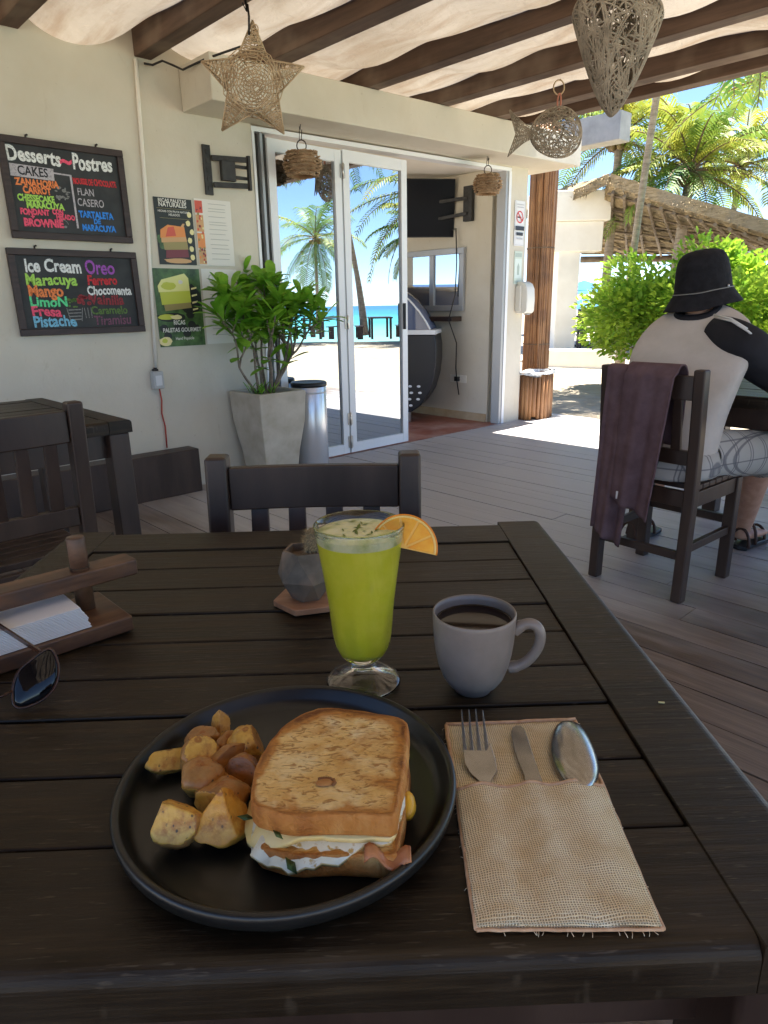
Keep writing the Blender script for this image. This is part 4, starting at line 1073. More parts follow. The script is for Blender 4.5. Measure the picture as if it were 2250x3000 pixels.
# ------------------------------------------------------------------ cutlery pouch and cutlery
def burlap():
    m, t, b = newmat('woven_jute_cloth')
    tc = coords(t); sp = t.nodes.new('ShaderNodeSeparateXYZ'); t.links.new(tc, sp.inputs[0])
    hs = []
    for k, per in ((0, .00175), (1, .00175)):
        n_ = nz(t, tc, 70, 2)
        ad = t.nodes.new('ShaderNodeMath'); ad.operation = 'MULTIPLY_ADD'; ad.inputs[1].default_value = .0034; t.links.new(n_, ad.inputs[0]); t.links.new(sp.outputs[k], ad.inputs[2])
        mu = t.nodes.new('ShaderNodeMath'); mu.operation = 'MULTIPLY'; mu.inputs[1].default_value = 2 * PI / per; t.links.new(ad.outputs[0], mu.inputs[0])
        si = t.nodes.new('ShaderNodeMath'); si.operation = 'SINE'; t.links.new(mu.outputs[0], si.inputs[0]); hs.append(si.outputs[0])
    mx_ = t.nodes.new('ShaderNodeMath'); mx_.operation = 'MAXIMUM'; t.links.new(hs[0], mx_.inputs[0]); t.links.new(hs[1], mx_.inputs[1])
    f = nz(t, tc, 35, 4)
    c = ramp(t, f, [(.35, (.76, .59, .36)), (.65, (.90, .79, .57))])
    k = ramp(t, mx_.outputs[0], [(0.0, .9), (.35, 0.0)])
    c = mixc(t, k, c, (.27, .20, .12))
    t.links.new(c, b.inputs['Base Color']); b.inputs['Roughness'].default_value = .95; b.inputs['Specular IOR Level'].default_value = .1
    bump(t, b, mx_.outputs[0], .5, .0006)
    return m
M['burlap'] = burlap()
M['piping'] = noisy('peach_stitched_hem', (.52, .30, .17), (.66, .43, .27), 160, .9, bscale=300, bstr=.5, bdist=.0006)
pc = TL(.228, -.29, TZ)
po = thing('cutlery_pouch', 'woven beige jute cutlery pouch with peach stitched hem', 'cutlery pouch', pc, TL_R)
CR = [Vector((-.056, .104, 0)), (Vector((.063, .105, 0))), (Vector((.0505, -.112, 0))), (Vector((-.0625, -.107, 0)))]
def quadpt(u_, v_):
    a = CR[0].lerp(CR[1], u_); b_ = CR[3].lerp(CR[2], u_); return a.lerp(b_, v_)
def wav(u_, v_): return .0008 * noise.noise(Vector((u_ * 5, v_ * 8, 1))) + .0009
s = MB(); s.grid(lambda u_, v_: quadpt(u_, v_) + Vector((0, 0, .0006 + wav(u_, v_))), 24, 40); s.build('back_cloth', M['burlap'], po, solid=.0012, offset=1)
def ridge(u_, v_):
    h = 0
    for cu, w_ in ((.17, .09), (.50, .10), (.80, .12)): h += .0042 * math.exp(-((u_ - cu - .02 * v_) / w_) ** 2)
    e = min(1, u_ / .08, (1 - u_) / .08); e = max(0, e)
    return (.0022 + h * (1 - .55 * v_)) * (.35 + .65 * e) + .0010 * noise.noise(Vector((u_ * 6, v_ * 9, 5)))
s = MB(); s.grid(lambda u_, v_: quadpt(u_, .42 + .578 * v_) + Vector((0, 0, .0026 + ridge(u_, v_) * (1 if v_ < .97 else .5))), 40, 40); s.build('pocket', M['burlap'], po, solid=.0010, offset=1)
s = MB()
def hem(pts, r_): s.tube([p + Vector((random.uniform(-.0004, .0004), random.uniform(-.0004, .0004), 0)) for p in pts], r_, 7)
hem([quadpt(0, k / 24) + Vector((0, 0, .0022)) for k in range(25)], .0019); hem([quadpt(1, k / 24) + Vector((0, 0, .0022)) for k in range(25)], .0019)
hem([quadpt(k / 16, 0) + Vector((0, 0, .0024 + wav(k / 16, 0))) for k in range(17)], .0017)
hem([quadpt(k / 30, .42) + Vector((0, 0, .0032 + ridge(k / 30, 0))) for k in range(31)], .0018)
hem([quadpt(k / 16, 1) + Vector((0, 0, .0018)) for k in range(17)], .0012)
s.build('hem', M['piping'], po)
s = MB()
for k in range(46):
    e = random.choice((0, 0, 1, 2, 2)); f = random.random(); p = quadpt(0, f) if e == 0 else (quadpt(1, f) if e == 1 else quadpt(f, 1)); o_ = Vector((-1, 0, 0)) if e == 0 else (Vector((1, 0, 0)) if e == 1 else Vector((0, -1, 0)))
    d_ = (o_ + Vector((random.uniform(-.8, .8), random.uniform(-.8, .8), random.uniform(-.2, .5)))).normalized() * random.uniform(.001, .0035)
    s.tube([p + Vector((0, 0, .001)), p + o_ * .0015 + d_ * .5 + Vector((0, 0, .001)), p + o_ * .0015 + d_], .00022, 3)
s.build('frayed_threads', plain('pale_thread', (.78, .66, .48), .9), po)
cx = lambda x, y: cpx(x, y, 1200, 1700, 2.011)
CZ = TZ + .0045
M['cutlery'] = noisy('stainless_steel', (.34, .325, .30), (.42, .40, .375), 60, .24, metal=1.0, bstr=.03, bdist=.0004, bscale=200)
def flat(name, label, polys, cat, dz=None, th=.0016, bev=.0005):
    P = [[at_z(*cx(x, y), CZ) for x, y in pl] for pl in polys]
    allp = [p for pl in P for p in pl]; c = sum(allp, Vector()) / len(allp)
    t = thing(name, label, cat, (c.x, c.y, CZ - .001))
    return t, P, c
FT = [[(305, 812), (325, 1050)], [(347, 810), (366, 1050)], [(387, 808), (410, 1050)], [(428, 815), (456, 1050)]]
HDp = [(315, 1042), (326, 1108), (360, 1150), (410, 1180), (436, 1212), (448, 1275), (478, 1275), (468, 1205), (488, 1168), (515, 1138), (503, 1085), (470, 1000), (452, 1044)]
t_, P_, c_ = flat('fork', 'steel fork with its tines sticking out of the jute pouch', [HDp], 'fork')
s = MB(); pl = P_[0]
def fz(p): 
    d_ = (p - c_).y; return .0045 * math.exp(-((d_ + .012) / .014) ** 2) * -1 + .006 + (d_ * .10)
n_ = len(pl)
tp = [Vector((p.x - c_.x, p.y - c_.y, fz(p))) for p in pl]
s.add(tp + [p - Vector((0, 0, .0016)) for p in tp], [list(range(n_))[::-1], [n_ + i for i in range(n_)]] + [(i, (i + 1) % n_, n_ + (i + 1) % n_, n_ + i) for i in range(n_)])
s.build('head', M['cutlery'], t_, bevel=.0004)
for a, b_ in FT:
    A = at_z(*cx(*a), CZ); Bp = at_z(*cx(*b_), CZ); s = MB(); k = 8; rg = []
    for i in range(k + 1):
        f = i / k; p = A.lerp(Bp, f); w_ = .0006 + .0011 * f; z = .0075 * (1 - f) ** 1.4 * .6 + fz(Bp) * f + .0055 * (1 - f)
        x, y = p.x - c_.x, p.y - c_.y
        rg.append([(x - w_, y, z - .0014), (x + w_, y, z - .0014), (x + w_, y, z), (x - w_, y, z)])
    s.loft(rg, 0, False); s.build('tine', M['cutlery'], t_, bevel=.0003)
s = MB(); e = at_z(*cx(463, 1262), CZ) - c_; s.bar(Vector((e.x, e.y, .0035)), Vector((e.x - .001, e.y - .045, .0022)), .0045, .0018); s.build('handle', M['cutlery'], t_, bevel=.0004)
KN = [(600, 900), (612, 875), (640, 865), (670, 880), (690, 930), (730, 1050), (775, 1180), (800, 1275), (706, 1275), (670, 1150), (630, 1050), (605, 960)]
t_, P_, c_ = flat('table_knife', 'steel table knife blade between the fork and the spoon', [KN], 'knife')
s = MB(); pl = smooth_loop(P_[0], 40); s.prism([(p.x - c_.x, p.y - c_.y) for p in pl], .0018, .0034); s.build('blade', M['cutlery'], t_, bevel=.0004)
s = MB(); e = at_z(*cx(752, 1262), CZ) - c_; s.bar(Vector((e.x, e.y, .0028)), Vector((e.x - .001, e.y - .045, .0028)), .0075, .0022); s.build('handle', M['cutlery'], t_, bevel=.0005)
SPN = [(905, 843), (860, 870), (830, 930), (820, 1010), (845, 1100), (890, 1180), (940, 1230), (985, 1250), (1040, 1248), (1090, 1215), (1115, 1150), (1110, 1080), (1080, 990), (1030, 900), (975, 850)]
t_, P_, c_ = flat('spoon', 'large steel spoon turned bowl down, right of the knife on the pouch', [SPN], 'spoon')
pl = smooth_loop(P_[0], 48); s = MB(); rings = []
for q_, h in ((.97, 0), (1.0, .0004), (1.0, .0011), (.93, .0042), (.80, .0068), (.6, .0088), (.35, .0099), (.02, .0103)): rings.append([((p.x - c_.x) * q_, (p.y - c_.y) * q_, h + .0018) for p in pl])
s.loft(rings, 0, True, True); s.build('bowl', M['cutlery'], t_)
s = MB(); e = at_z(*cx(1000, 1235), CZ) - c_; s.bar(Vector((e.x, e.y + .004, .0045)), Vector((e.x - .002, e.y - .045, .0025)), .006, .002); s.build('handle', M['cutlery'], t_, bevel=.0005)
cr = at_z(1429, 1517, TZ + .0012); s = MB(); s.box(-.0028, .0028, -.0007, .0007, -.0008, .0006); o = s.build('crumb', plain('straw_crumb', (.72, .62, .30), .6), None, bevel=.0003); o.location = cr; o.rotation_euler = (0, 0, -.15)
tag(o, 'tiny straw coloured crumb on the right edge board of the table', 'crumb')
# ------------------------------------------------------------------ things on the facade wall
def place(o, a, b, z=0): o.location = ab(a, b, z); o.rotation_euler = (0, 0, ROTB); return o
# empty swivel bracket for a television (local x along the wall, y into it)
br = thing('wall_bracket', 'empty black steel television bracket on the cream wall above the posters', 'bracket', ab(.262, .004, 1.775), ROTB)
M['bracket'] = noisy('black_steel', (.010, .009, .008), (.032, .030, .028), 30, .5, bstr=0)
s = MB(); s.box(0, .052, -.012, 0, 0, .275)
for k in range(5): s.box(.016, .036, -.016, -.012, .025 + k * .05, .05 + k * .05)
s.build('wall_plate', M['bracket'], br, bevel=.002)
for z in (.058, .205):
    s = MB(); s.bar((.052, -.02, z), (.285, -.055, z + .008), .016, .030); s.build('arm', M['bracket'], br, bevel=.002)
s = MB(); s.box(.10, .195, -.050, -.020, .085, .195); s.box(.195, .285, -.050, -.035, .10, .118); s.box(.195, .285, -.050, -.035, .162, .18); s.build('pivot_box', M['bracket'], br, bevel=.003)
s = MB(); s.box(.272, .290, -.075, -.050, .04, .235); s.build('screen_rail', M['bracket'], br, bevel=.002)
# conduit, switch box, red cable
s = MB(); s.tube([ab(-.098, .016, 2.415), ab(-.106, .012, 2.2), ab(-.120, .011, 1.8), ab(-.148, .011, 1.3), ab(-.178, .013, .775)], .011, 10)
tag(s.build('conduit_pipe', M['white_render']), 'thin white conduit pipe running down the cream wall right of the chalkboards', 'pipe')
sb = thing('socket_box', 'small grey socket box at the lower end of the white conduit pipe', 'socket', ab(-.185, .002, .655), ROTB)
s = MB(); s.box(-.034, .034, -.045, 0, 0, .105); s.build('box', plain('grey_plastic', (.42, .43, .43), .5), sb, bevel=.006)
s = MB(); s.box(-.020, .020, -.048, -.0455, .02, .08); s.build('cover', plain('pale_grey_plastic', (.62, .63, .64), .4), sb, bevel=.002)
s = MB(); s.box(-.022, .012, -.030, -.012, .1055, .118); s.box(-.012, .004, -.03, -.012, .118, .126); s.build('clamp', M['black'], sb, bevel=.002)
s = MB(); s.tube([ab(-.175, .02, .655), ab(-.165, .012, .58), ab(-.172, .008, .50), ab(-.160, .010, .42), ab(-.165, .012, .285)], .0045, 7)
tag(s.build('red_cable', plain('red_cable', (.45, .05, .03), .5)), 'red cable hanging from the grey socket box down to the dark wooden box', 'cable')
s = MB(); s.tube([ab(-.06, .03, 2.40), ab(-.02, .05, 2.395), ab(.03, .07, 2.42), ab(.06, .12, 2.395), ab(.10, .16, 2.37), ab(.17, .30, 2.405), ab(.26, .5, 2.43)], .006, 7)
tag(s.build('black_cable', M['iron']), 'black cable looping under the roof above the header corner', 'cable')

# signs and dispenser on the pillar
def flatsign(name, label, cat, a, z, w_, h, items, mats, texts=()):
    t = thing(name, label, cat, ab(a, .0065, z), ROTB)
    s = MB(); s.box(-w_ / 2, w_ / 2, -.003, 0, 0, h, 0)
    for k, it in enumerate(items):
        mi, pl = it; s.add([(q_[0], -.0034 - .0002 * k, q_[1]) for q_ in pl], [list(range(len(pl)))], mi)
    s.build('panel', mats, t)
    return t
rg = [(.052 * math.cos(2 * PI * i / 28), .052 * math.sin(2 * PI * i / 28)) for i in range(28)]
sm_ = [plain('sign_white', (.78, .78, .78), .5), plain('sign_red', (.62, .05, .05), .5), plain('sign_black', (.03, .03, .04), .5), plain('sign_grey', (.5, .5, .52), .5)]
cz = .245
ringp = [(1, [(rg[i][0], cz + rg[i][1]), (rg[(i + 1) % 28][0], cz + rg[(i + 1) % 28][1]), (rg[(i + 1) % 28][0] * .80, cz + rg[(i + 1) % 28][1] * .80), (rg[i][0] * .80, cz + rg[i][1] * .80)]) for i in range(28)]
items = [(2, [(-.035, cz - .008), (.025, cz - .008), (.025, cz + .004), (-.035, cz + .004)]), (3, [(.012, cz + .006), (.02, cz + .006), (.03, cz + .028), (.02, cz + .03)])] + ringp + [(1, [(-.036, cz + .028), (-.028, cz + .036), (.036, cz - .028), (.028, cz - .036)]),
    (3, [(-.055, .345), (.055, .345), (.055, .352), (-.055, .352)]), (3, [(-.05, .322), (.05, .322), (.05, .33), (-.05, .33)]),
    (2, [(-.066, .132), (.066, .132), (.066, .168), (-.066, .168)]), (2, [(-.05, .088), (.05, .088), (.05, .115), (-.05, .115)]), (3, [(-.045, .055), (.045, .055), (.045, .07), (-.045, .07)]),
    (3, [(-.07, .005), (.07, .005), (.07, .009), (-.07, .009)]), (3, [(-.07, .005), (-.066, .005), (-.066, .372), (-.07, .372)]), (3, [(.066, .005), (.07, .005), (.07, .372), (.066, .372)])]
flatsign('no_smoking_sign', 'white no smoking sign with a red ring on the cream pillar', 'sign', 3.435, 1.615, .15, .38, items, sm_)
gm = [plain('pale_green_print', (.62, .70, .60), .5), plain('grey_green_print', (.42, .50, .44), .5), plain('mint_print', (.72, .80, .74), .5)]
flatsign('hygiene_notice', 'small pale green notice on the pillar above the soap dispenser', 'sign', 3.44, 1.285, .12, .285,
         [(1, [(-.05, .235), (.05, .235), (.05, .27), (-.05, .27)]), (2, [(-.05, .05), (.05, .05), (.05, .22), (-.05, .22)]), (1, [(-.014, .08), (.016, .08), (.02, .15), (.004, .185), (-.018, .15)]), (1, [(-.05, .01), (.05, .01), (.05, .03), (-.05, .03)])], gm)
sd_ = thing('soap_dispenser', 'white wall mounted soap dispenser on the cream pillar, beside the bamboo column', 'dispenser', ab(3.50, .006, 1.02), ROTB)
M['ivory'] = plain('ivory_plastic', (.76, .74, .66), .35)
s = MB(); prof = [(-.0, 0), (-.10, 0), (-.118, .02), (-.122, .12), (-.115, .22), (-.09, .265), (-.05, .285), (0, .288)]
s.loft([[(-.065, y, z) for y, z in prof], [(.065, y, z) for y, z in prof]], 0, False); s.build('cover', M['ivory'], sd_, bevel=.012, seg=3)
s = MB(); s.box(-.085, -.066, -.060, 0, .02, .25); s.build('back_plate', M['ivory'], sd_, bevel=.006)
s = MB(); s.box(-.03, .03, -.10, -.06, -.012, -.001); s.build('nozzle', plain('grey_nozzle', (.35, .35, .34), .5), sd_, bevel=.003)

# column wrapped in canes, and the cane bin with its bag
random.seed(21)
bc = thing('cane_column', 'tall column wrapped in brown canes at the corner of the cafe', 'column', ab(4.12, -.22, 0))
s = MB()
for k in range(30):
    a = 2 * PI * k / 30; r_ = .118 + random.uniform(-.008, .006); q_ = Vector((r_ * math.cos(a), r_ * math.sin(a), 0))
    s.tube([q_ + Vector((random.uniform(-.005, .005), random.uniform(-.005, .005), z)) for z in (-.05, .6, 1.2, 1.8, 2.35, 2.75)], random.uniform(.0125, .018), 7)
s.build('canes', M['bamboo'], bc)
s = MB(); s.lathe([(.108, -.05), (.108, 2.75)], 20, cap=True); s.build('core', plain('column_core', (.06, .03, .015), .9), bc)
s = MB(); s.lathe([(.138, 1.63), (.139, 1.636), (.138, 1.642)], 30); s.lathe([(.138, .7), (.139, .705), (.138, .71)], 30); s.build('binding', M['twig'], bc)
cb = thing('cane_bin', 'low waste bin made of upright cut canes, at the foot of the column', 'bin', ab(3.79, .03, 0), ROTB)
s = MB(); s2 = MB()
for k in range(24):
    a = 2 * PI * k / 24; x, y = .205 * math.cos(a), .115 * math.sin(a)
    h = .43 + random.uniform(-.02, .02); z0 = 0 if k % 5 else .03
    s.tube([(x, y, z0), (x + random.uniform(-.004, .004), y, h * .5), (x + random.uniform(-.004, .004), y, h)], random.uniform(.020, .027), 8)
s.build('canes', M['bamboo'], cb)
s = MB(); s.lathe([(.0001, .02), (.09, .02), (.09, .40)], 20); 
for v in s.v: v.x *= 2.0
s.build('liner', M['dark_gap'], cb)
s = MB()
def bag(u_, v_):
    a = 2 * PI * u_; k = 1 + .10 * noise.noise(Vector((math.cos(a) * 2.3, math.sin(a) * 2.3, v_ * 3)))
    r_ = (.235 + .02 * math.sin(v_ * 3)) * k; z = .40 + .07 * math.sin(min(v_, .75) * PI / 1.5) * k - (max(0, v_ - .7) * .10) + .02 * noise.noise(Vector((a * 2, v_ * 2, 3)))
    rr_ = r_ * (.72 + .35 * v_)
    return (rr_ * math.cos(a), rr_ * .60 * math.sin(a), z)
s.grid(bag, 48, 8)
o = place(s.build('plastic_bag', noisy('translucent_grey_bag', (.45, .48, .50), (.66, .70, .72), 14, .25, bscale=25, bstr=.5, bdist=.01)), 3.79, .03)
tag(o, 'crumpled pale plastic bag folded over the rim of the cane bin', 'bag')

# ------------------------------------------------------------------ inside the doorway
tvc = ab(2.74, -.62, 1.86)
tv = thing('television', 'black flat television on a swivel arm inside the doorway', 'television')
a1 = at_y(880, 400, 6.72); 
tr_ = ray(982, 450); tl_ = ray(800, 452)
pr_ = Vector((0, 0, CAM_H)) + tr_ * (6.95 / tr_.y); plf = Vector((0, 0, CAM_H)) + tl_ * (6.78 / tl_.y)
tx = (pr_ - plf); tw = tx.length; tx.normalize(); tnz = Vector((0, 0, 1)); tny = tnz.cross(tx); tz_ = tx.cross(tny) * -1
tilt = Matrix.Rotation(R(7), 3, tx)
TM = Matrix((tx, tilt @ tny, tilt @ tnz)).transposed().to_4x4(); TM.translation = (pr_ + plf) / 2
tv.matrix_world = TM
s = MB(); s.box(-tw / 2, tw / 2, 0, .045, -.250, .255); s.build('casing', M['black'], tv, bevel=.006)
s = MB(); s.box(-tw / 2 + .008, tw / 2 - .008, -.0025, -.0003, -.240, .247); s.build('screen', M['screen'], tv)
tb = thing('wall_mount', 'black swivel mount fixed to the side wall, holding the television', 'bracket', ab(3.236, -.415, 2.0), ROTB)
s = MB(); s.box(-.035, .012, -.05, .05, -.15, .15); s.build('wall_plate', M['bracket'], tb, bevel=.004)
e = tb.matrix_world
inv = (Matrix.Translation(ab(3.236, -.415, 2.0)) @ Matrix.Rotation(ROTB, 4, 'Z')).inverted()
bk = TM @ Vector((tw * .25, .05, .05)); bk2 = TM @ Vector((tw * .25, .05, -.10))
for z_, k_ in ((.045, bk), (-.085, bk2)):
    s = MB(); s.bar((-.036, 0, z_), inv @ k_, .022, .03); s.build('arm', M['bracket'], tb, bevel=.003)
s = MB(); s.tube([TM @ Vector((tw * .47, .04, -.2)), ab(3.215, -.56, 1.80), ab(3.21, -.54, 1.5), ab(3.21, -.555, 1.2), ab(3.09, -.53, .97), ab(3.20, -.52, .75), ab(3.225, -.545, .5), ab(3.225, -.53, .38), ab(3.225, -.50, .24)], .006, 6)
tag(s.build('power_cable', M['iron']), 'thin black power cable hanging down the side wall from the television', 'cable')
ot = thing('wall_socket', 'cream double wall socket with a black plug, low on the side wall', 'socket', ab(3.2475, -.52, .36), ROTB)
s = MB(); s.box(-.010, 0, -.10, .11, 0, .075); s.build('plate', M['ivory'], ot, bevel=.003)
s = MB(); s.box(-.045, -.0105, -.02, .03, .015, .06); s.build('plug', M['black'], ot, bevel=.004)
# gelato display cabinet: curved black front, curved glass over it
fc = ab(2.62, -.86, 0)
fz_ = thing('gelato_cabinet', 'black ice cream display cabinet with curved glass standing inside the doorway', 'display cabinet', fc, R(-12))
def extr(prof, y0, y1, name, mats, par, bev=0, sm=False):
    s = MB(); s.loft([[(x, y0, z) for x, z in prof], [(x, y1, z) for x, z in prof]], 0, sm); return s.build(name, mats, par, bevel=bev)
lowp = [(-.55, .10), (.20, .10), (.30, .17), (.385, .30), (.43, .45), (.45, .60), (.45, .74), (.43, .84), (-.55, .84)]
extr(lowp, 0, 1.2, 'body', plain('black_lacquer', (.018, .018, .022), .3), fz_, .01)
extr([(-.55, .842), (.44, .842), (.44, .885), (-.55, .885)], -.012, 1.2, 'counter_rail', M['alu'], fz_, .004)
gp = [(-.20, 1.32), (-.05, 1.29), (.08, 1.24), (.19, 1.16), (.28, 1.06), (.35, .96), (.39, .887)]
s = MB(); s.loft([[(x, .0, z) for x, z in gp], [(x, 1.2, z) for x, z in gp]], 0, True, False, False)
gl_m = plain('tinted_cabinet_glass', (.10, .13, .22), .03, spec=.8, coat=.5)
s.build('front_glass', gl_m, fz_, solid=.006)
s = MB(); s.add([(x, .004, z) for x, z in gp] + [(-.55, .004, .887), (-.55, .004, 1.32)], [list(range(len(gp) + 2))]); s.build('side_glass', gl_m, fz_, solid=.006)
s = MB(); s.tube([(x, -.004, z) for x, z in gp], .009, 6); s.build('glass_edge', M['alu'], fz_)
s = MB()
for r_ in range(4):
    for k in range(9):
        x = -.40 + k * .085 + r_ * .012 + (0 if r_ < 2 else -.03); z = .355 - r_ * .062
        if x < .40 - r_ * .045: s.lathe([(.0001, 0), (.012, -.002), (.017, -.008), (.017, -.014)], 10, (0, 0, 0), M_ if False else 0) if False else s.add([(x + .019 * math.cos(2 * PI * i / 10), -.012 - .004 * (1 - abs(math.sin(2 * PI * i / 10))), z + .012 * math.sin(2 * PI * i / 10)) for i in range(10)] + [(x, -.020, z)], [(i, (i + 1) % 10, 10) for i in range(10)], 0, True)
s.build('chrome_studs', M['alu'], fz_)
s = MB(); 
for x in (-.40, .12): s.box(x, x + .07, .03, .10, 0, .098)
s.build('foot', M['steel'], fz_, bevel=.004)

# ------------------------------------------------------------------ planter with shrub, and the steel waste bin
pl_ = thing('planter', 'tall tapered square planter of sandy concrete by the glass doors', 'planter', ab(.465, .225, 0), ROTB)
s = MB(); t2, b2, hh = .180, .120, .60
def sq(r_, z, j=0): return [(-r_, -r_, z), (r_, -r_, z), (r_, r_, z), (-r_, r_, z)]
s.loft([sq(b2, 0), sq(b2 + (t2 - b2) * .30, .2), sq(t2 * .94, .4), sq(t2, hh), sq(t2 - .025, hh), sq(t2 - .03, hh - .06)], 0, False, True)
s.build('pot', M['concrete'], pl_, bevel=.008)
s = MB(); s.grid(lambda u_, v_: ((u_ - .5) * 2 * (t2 - .032), (v_ - .5) * 2 * (t2 - .032), hh - .045 + .018 * noise.noise(Vector((u_ * 6, v_ * 6, 2)))), 12, 12); s.build('soil', M['soil'], pl_)
random.seed(31)
sh = thing('potted_shrub', 'leafy green shrub growing in the concrete planter', 'shrub', ab(.465, .225, hh - .04), ROTB)
stems = MB(); lv = MB()
def leaf(mb, base, d_, up, L, wd, m=0, bend=.25):
    d_ = d_.normalized(); sd = d_.cross(up)
    if sd.length < 1e-3: sd = d_.cross(Vector((1, .2, 0)))
    sd.normalize(); nn = sd.cross(d_)
    prof = [(0, .06), (.25, .45), (.55, .92), (.8, 1.0), (.95, .6), (1.0, .12)]
    vs = []
    for t_, w_ in prof:
        c = base + d_ * (L * t_) - nn * (bend * L * t_ * t_)
        vs += [c - sd * (wd * w_ * .5) + nn * wd * .14 * w_, c, c + sd * (wd * w_ * .5) + nn * wd * .14 * w_]
    fs = []
    for i in range(len(prof) - 1):
        k = i * 3; fs += [(k, k + 1, k + 4, k + 3), (k + 1, k + 2, k + 5, k + 4)]
    mb.add(vs, fs, m, True)
tips = []
def grow(p, d_, L, r_, depth):
    pts = [p]; n_ = 5
    for i in range(n_):
        d_ = (d_ + Vector((random.uniform(-.22, .22), random.uniform(-.22, .22), random.uniform(-.02, .20)))).normalized(); p = p + d_ * (L / n_); pts.append(p)
    stems.tube(pts, [r_ * (1 - .35 * i / n_) for i in range(n_ + 1)], 6)
    if depth == 0: tips.append((p, d_, 1)); return
    if random.random() < .75: tips.append((p, d_, 0))
    for k in range(random.choice([2, 2, 3])):
        a = random.uniform(0, 2 * PI); v = Vector((math.cos(a), math.sin(a), random.uniform(.2, .9))) * .75
        grow(p, (d_ + v).normalized(), L * random.uniform(.55, .85), r_ * .68, depth - 1)
# local x along the wall, y towards the wall: lean to left, front and right
for (dx, dy, L, dep, x0, r0) in ((-.80, -.25, .26, 2, -.07, .010), (-.35, -.20, .30, 2, -.05, .010), (-.15, .05, .36, 2, -.02, .010), (.10, -.30, .28, 2, .03, .015), (.30, -.15, .30, 2, .05, .016), (.75, -.35, .28, 2, .06, .012), (.05, .12, .36, 2, .01, .010), (.55, -.55, .22, 2, .05, .010)):
    grow(Vector((x0, .02, .02)), Vector((dx, dy, 1)).normalized(), L, r0, dep)
for p, d_, full in tips:
    nl = random.randint(8, 12) if full else random.randint(2, 5)
    for k in range(nl):
        a = k * 2.4 + random.random(); el = random.uniform(-.45, 1.1)
        q_ = Vector((math.cos(a) * math.cos(el), math.sin(a) * math.cos(el), math.sin(el))) + d_ * .45
        b0 = p - d_ * random.uniform(0, .10)
        if (b0 + q_.normalized() * .12).y > .20: continue
        leaf(lv, b0, q_, Vector((0, 0, 1)) + d_ * .2, random.uniform(.11, .18), random.uniform(.048, .070), 0, random.uniform(.05, .5))
for k in range(26):
    p = Vector((random.uniform(-.12, .0), random.uniform(-.12, .05), .015)); a = random.uniform(0, 2 * PI)
    leaf(lv, p, Vector((math.cos(a) * .5, math.sin(a) * .5, 1)), Vector((math.sin(a), 0, .3)), random.uniform(.05, .11), .012, 0, .2)
stems.build('stems', noisy('greyish_brown_stem', (.13, .10, .07), (.26, .21, .16), 20, .8, bstr=.4), sh)
lv.build('leaves', M['leaf_pot'], sh)
wb = thing('steel_bin', 'round white steel waste bin with a black lid, between planter and glass doors', 'bin', ab(.845, .17, 0))
s = MB(); s.lathe([(.0001, .002), (.118, .002), (.12, .006), (.12, .585), (.117, .59)], 40); s.build('body', plain('satin_white_steel', (.62, .63, .66), .25, metal=.6), wb)
s = MB(); s.lathe([(.1206, .545), (.1216, .55), (.1206, .555)], 40); s.build('band', M['alu_grey'], wb)
s = MB(); s.lathe([(.121, .588), (.126, .592), (.126, .612), (.118, .620), (.09, .616), (.0001, .612)], 40); s.build('lid', M['black'], wb)

# ------------------------------------------------------------------ wicker ornaments hanging from the roof
def hang(name, label, loc, rot=0.0): return thing(name, label, 'wicker ornament', loc, rot, 'wicker ornaments hanging under the roof')
# star
st_ = at_z(547, 165, 1.95); st_ = Vector((0, 0, CAM_H)) + ray(546, 180) * (3.55 / ray(546, 180).y)
star = hang('star_lantern', 'large five pointed star lantern woven from wicker cord', st_, -R(2))
RO, RI, DP = .248, .122, .085
tipang = [R(90 + 72 * k + (2 if k else 0)) for k in range(5)]
P_o = []
for k in range(10):
    a = R(90 + 36 * k) - R(4); r_ = RO if k % 2 == 0 else RI
    P_o.append(Vector((r_ * math.cos(a), 0, r_ * math.sin(a))))
s = MB(); random.seed(41)
def star_pt(x, z, side):
    d0 = math.hypot(x, z); return Vector((x, side * DP * max(0, 1 - d0 / (RO * 1.02)) ** .8, z))
for k in range(10): s.tube([P_o[k], P_o[(k + 1) % 10]], .0042, 6)
for k in range(0, 10, 2):
    tip, l, r_ = P_o[k], P_o[(k - 1) % 10], P_o[(k + 1) % 10]
    for i in range(17):
        f = .10 + .90 * i / 16 + random.uniform(-.02, .02); a = tip.lerp(l, min(f, 1)); b_ = tip.lerp(r_, min(f, 1))
        for side in (-1, 1):
            pts = []
            for j in range(7):
                q_ = a.lerp(b_, j / 6); q2 = q_ * (1 - .05 * math.sin(PI * j / 6)) ; pts.append(star_pt(q2.x, q2.z, side * math.sin(PI * j / 6) ** .6 if 0 < j < 6 else 0) + Vector((random.uniform(-.002, .002), 0, random.uniform(-.002, .002))))
            s.tube(pts, .0022, 4)
    for side in (-1, 1):
        for f in (-.35, 0.0, .35):
            q0 = l.lerp(r_, .5 + f); pts = [star_pt(q0.x + (tip.x - q0.x) * j / 6, q0.z + (tip.z - q0.z) * j / 6, side) for j in range(7)]; s.tube(pts, .0022, 4)
for side in (-1, 1):
    for i in range(9):
        r_ = .016 + .0145 * i; s.tube([star_pt(r_ * (1 + .05 * math.sin(7 * a + i)) * math.cos(a), r_ * math.sin(a), side) for a in [2 * PI * j / 16 for j in range(16)]], .0024, 4, closed=True)
    for i in range(20):
        a = 2 * PI * i / 20 + random.uniform(-.1, .1); s.tube([star_pt(r_ * math.cos(a + r_ * 3), r_ * math.sin(a + r_ * 3), side) for r_ in (.014, .045, .08, .11, .13)], .0020, 4)
s.build('woven_star', M['wicker'], star)
s = MB(); 
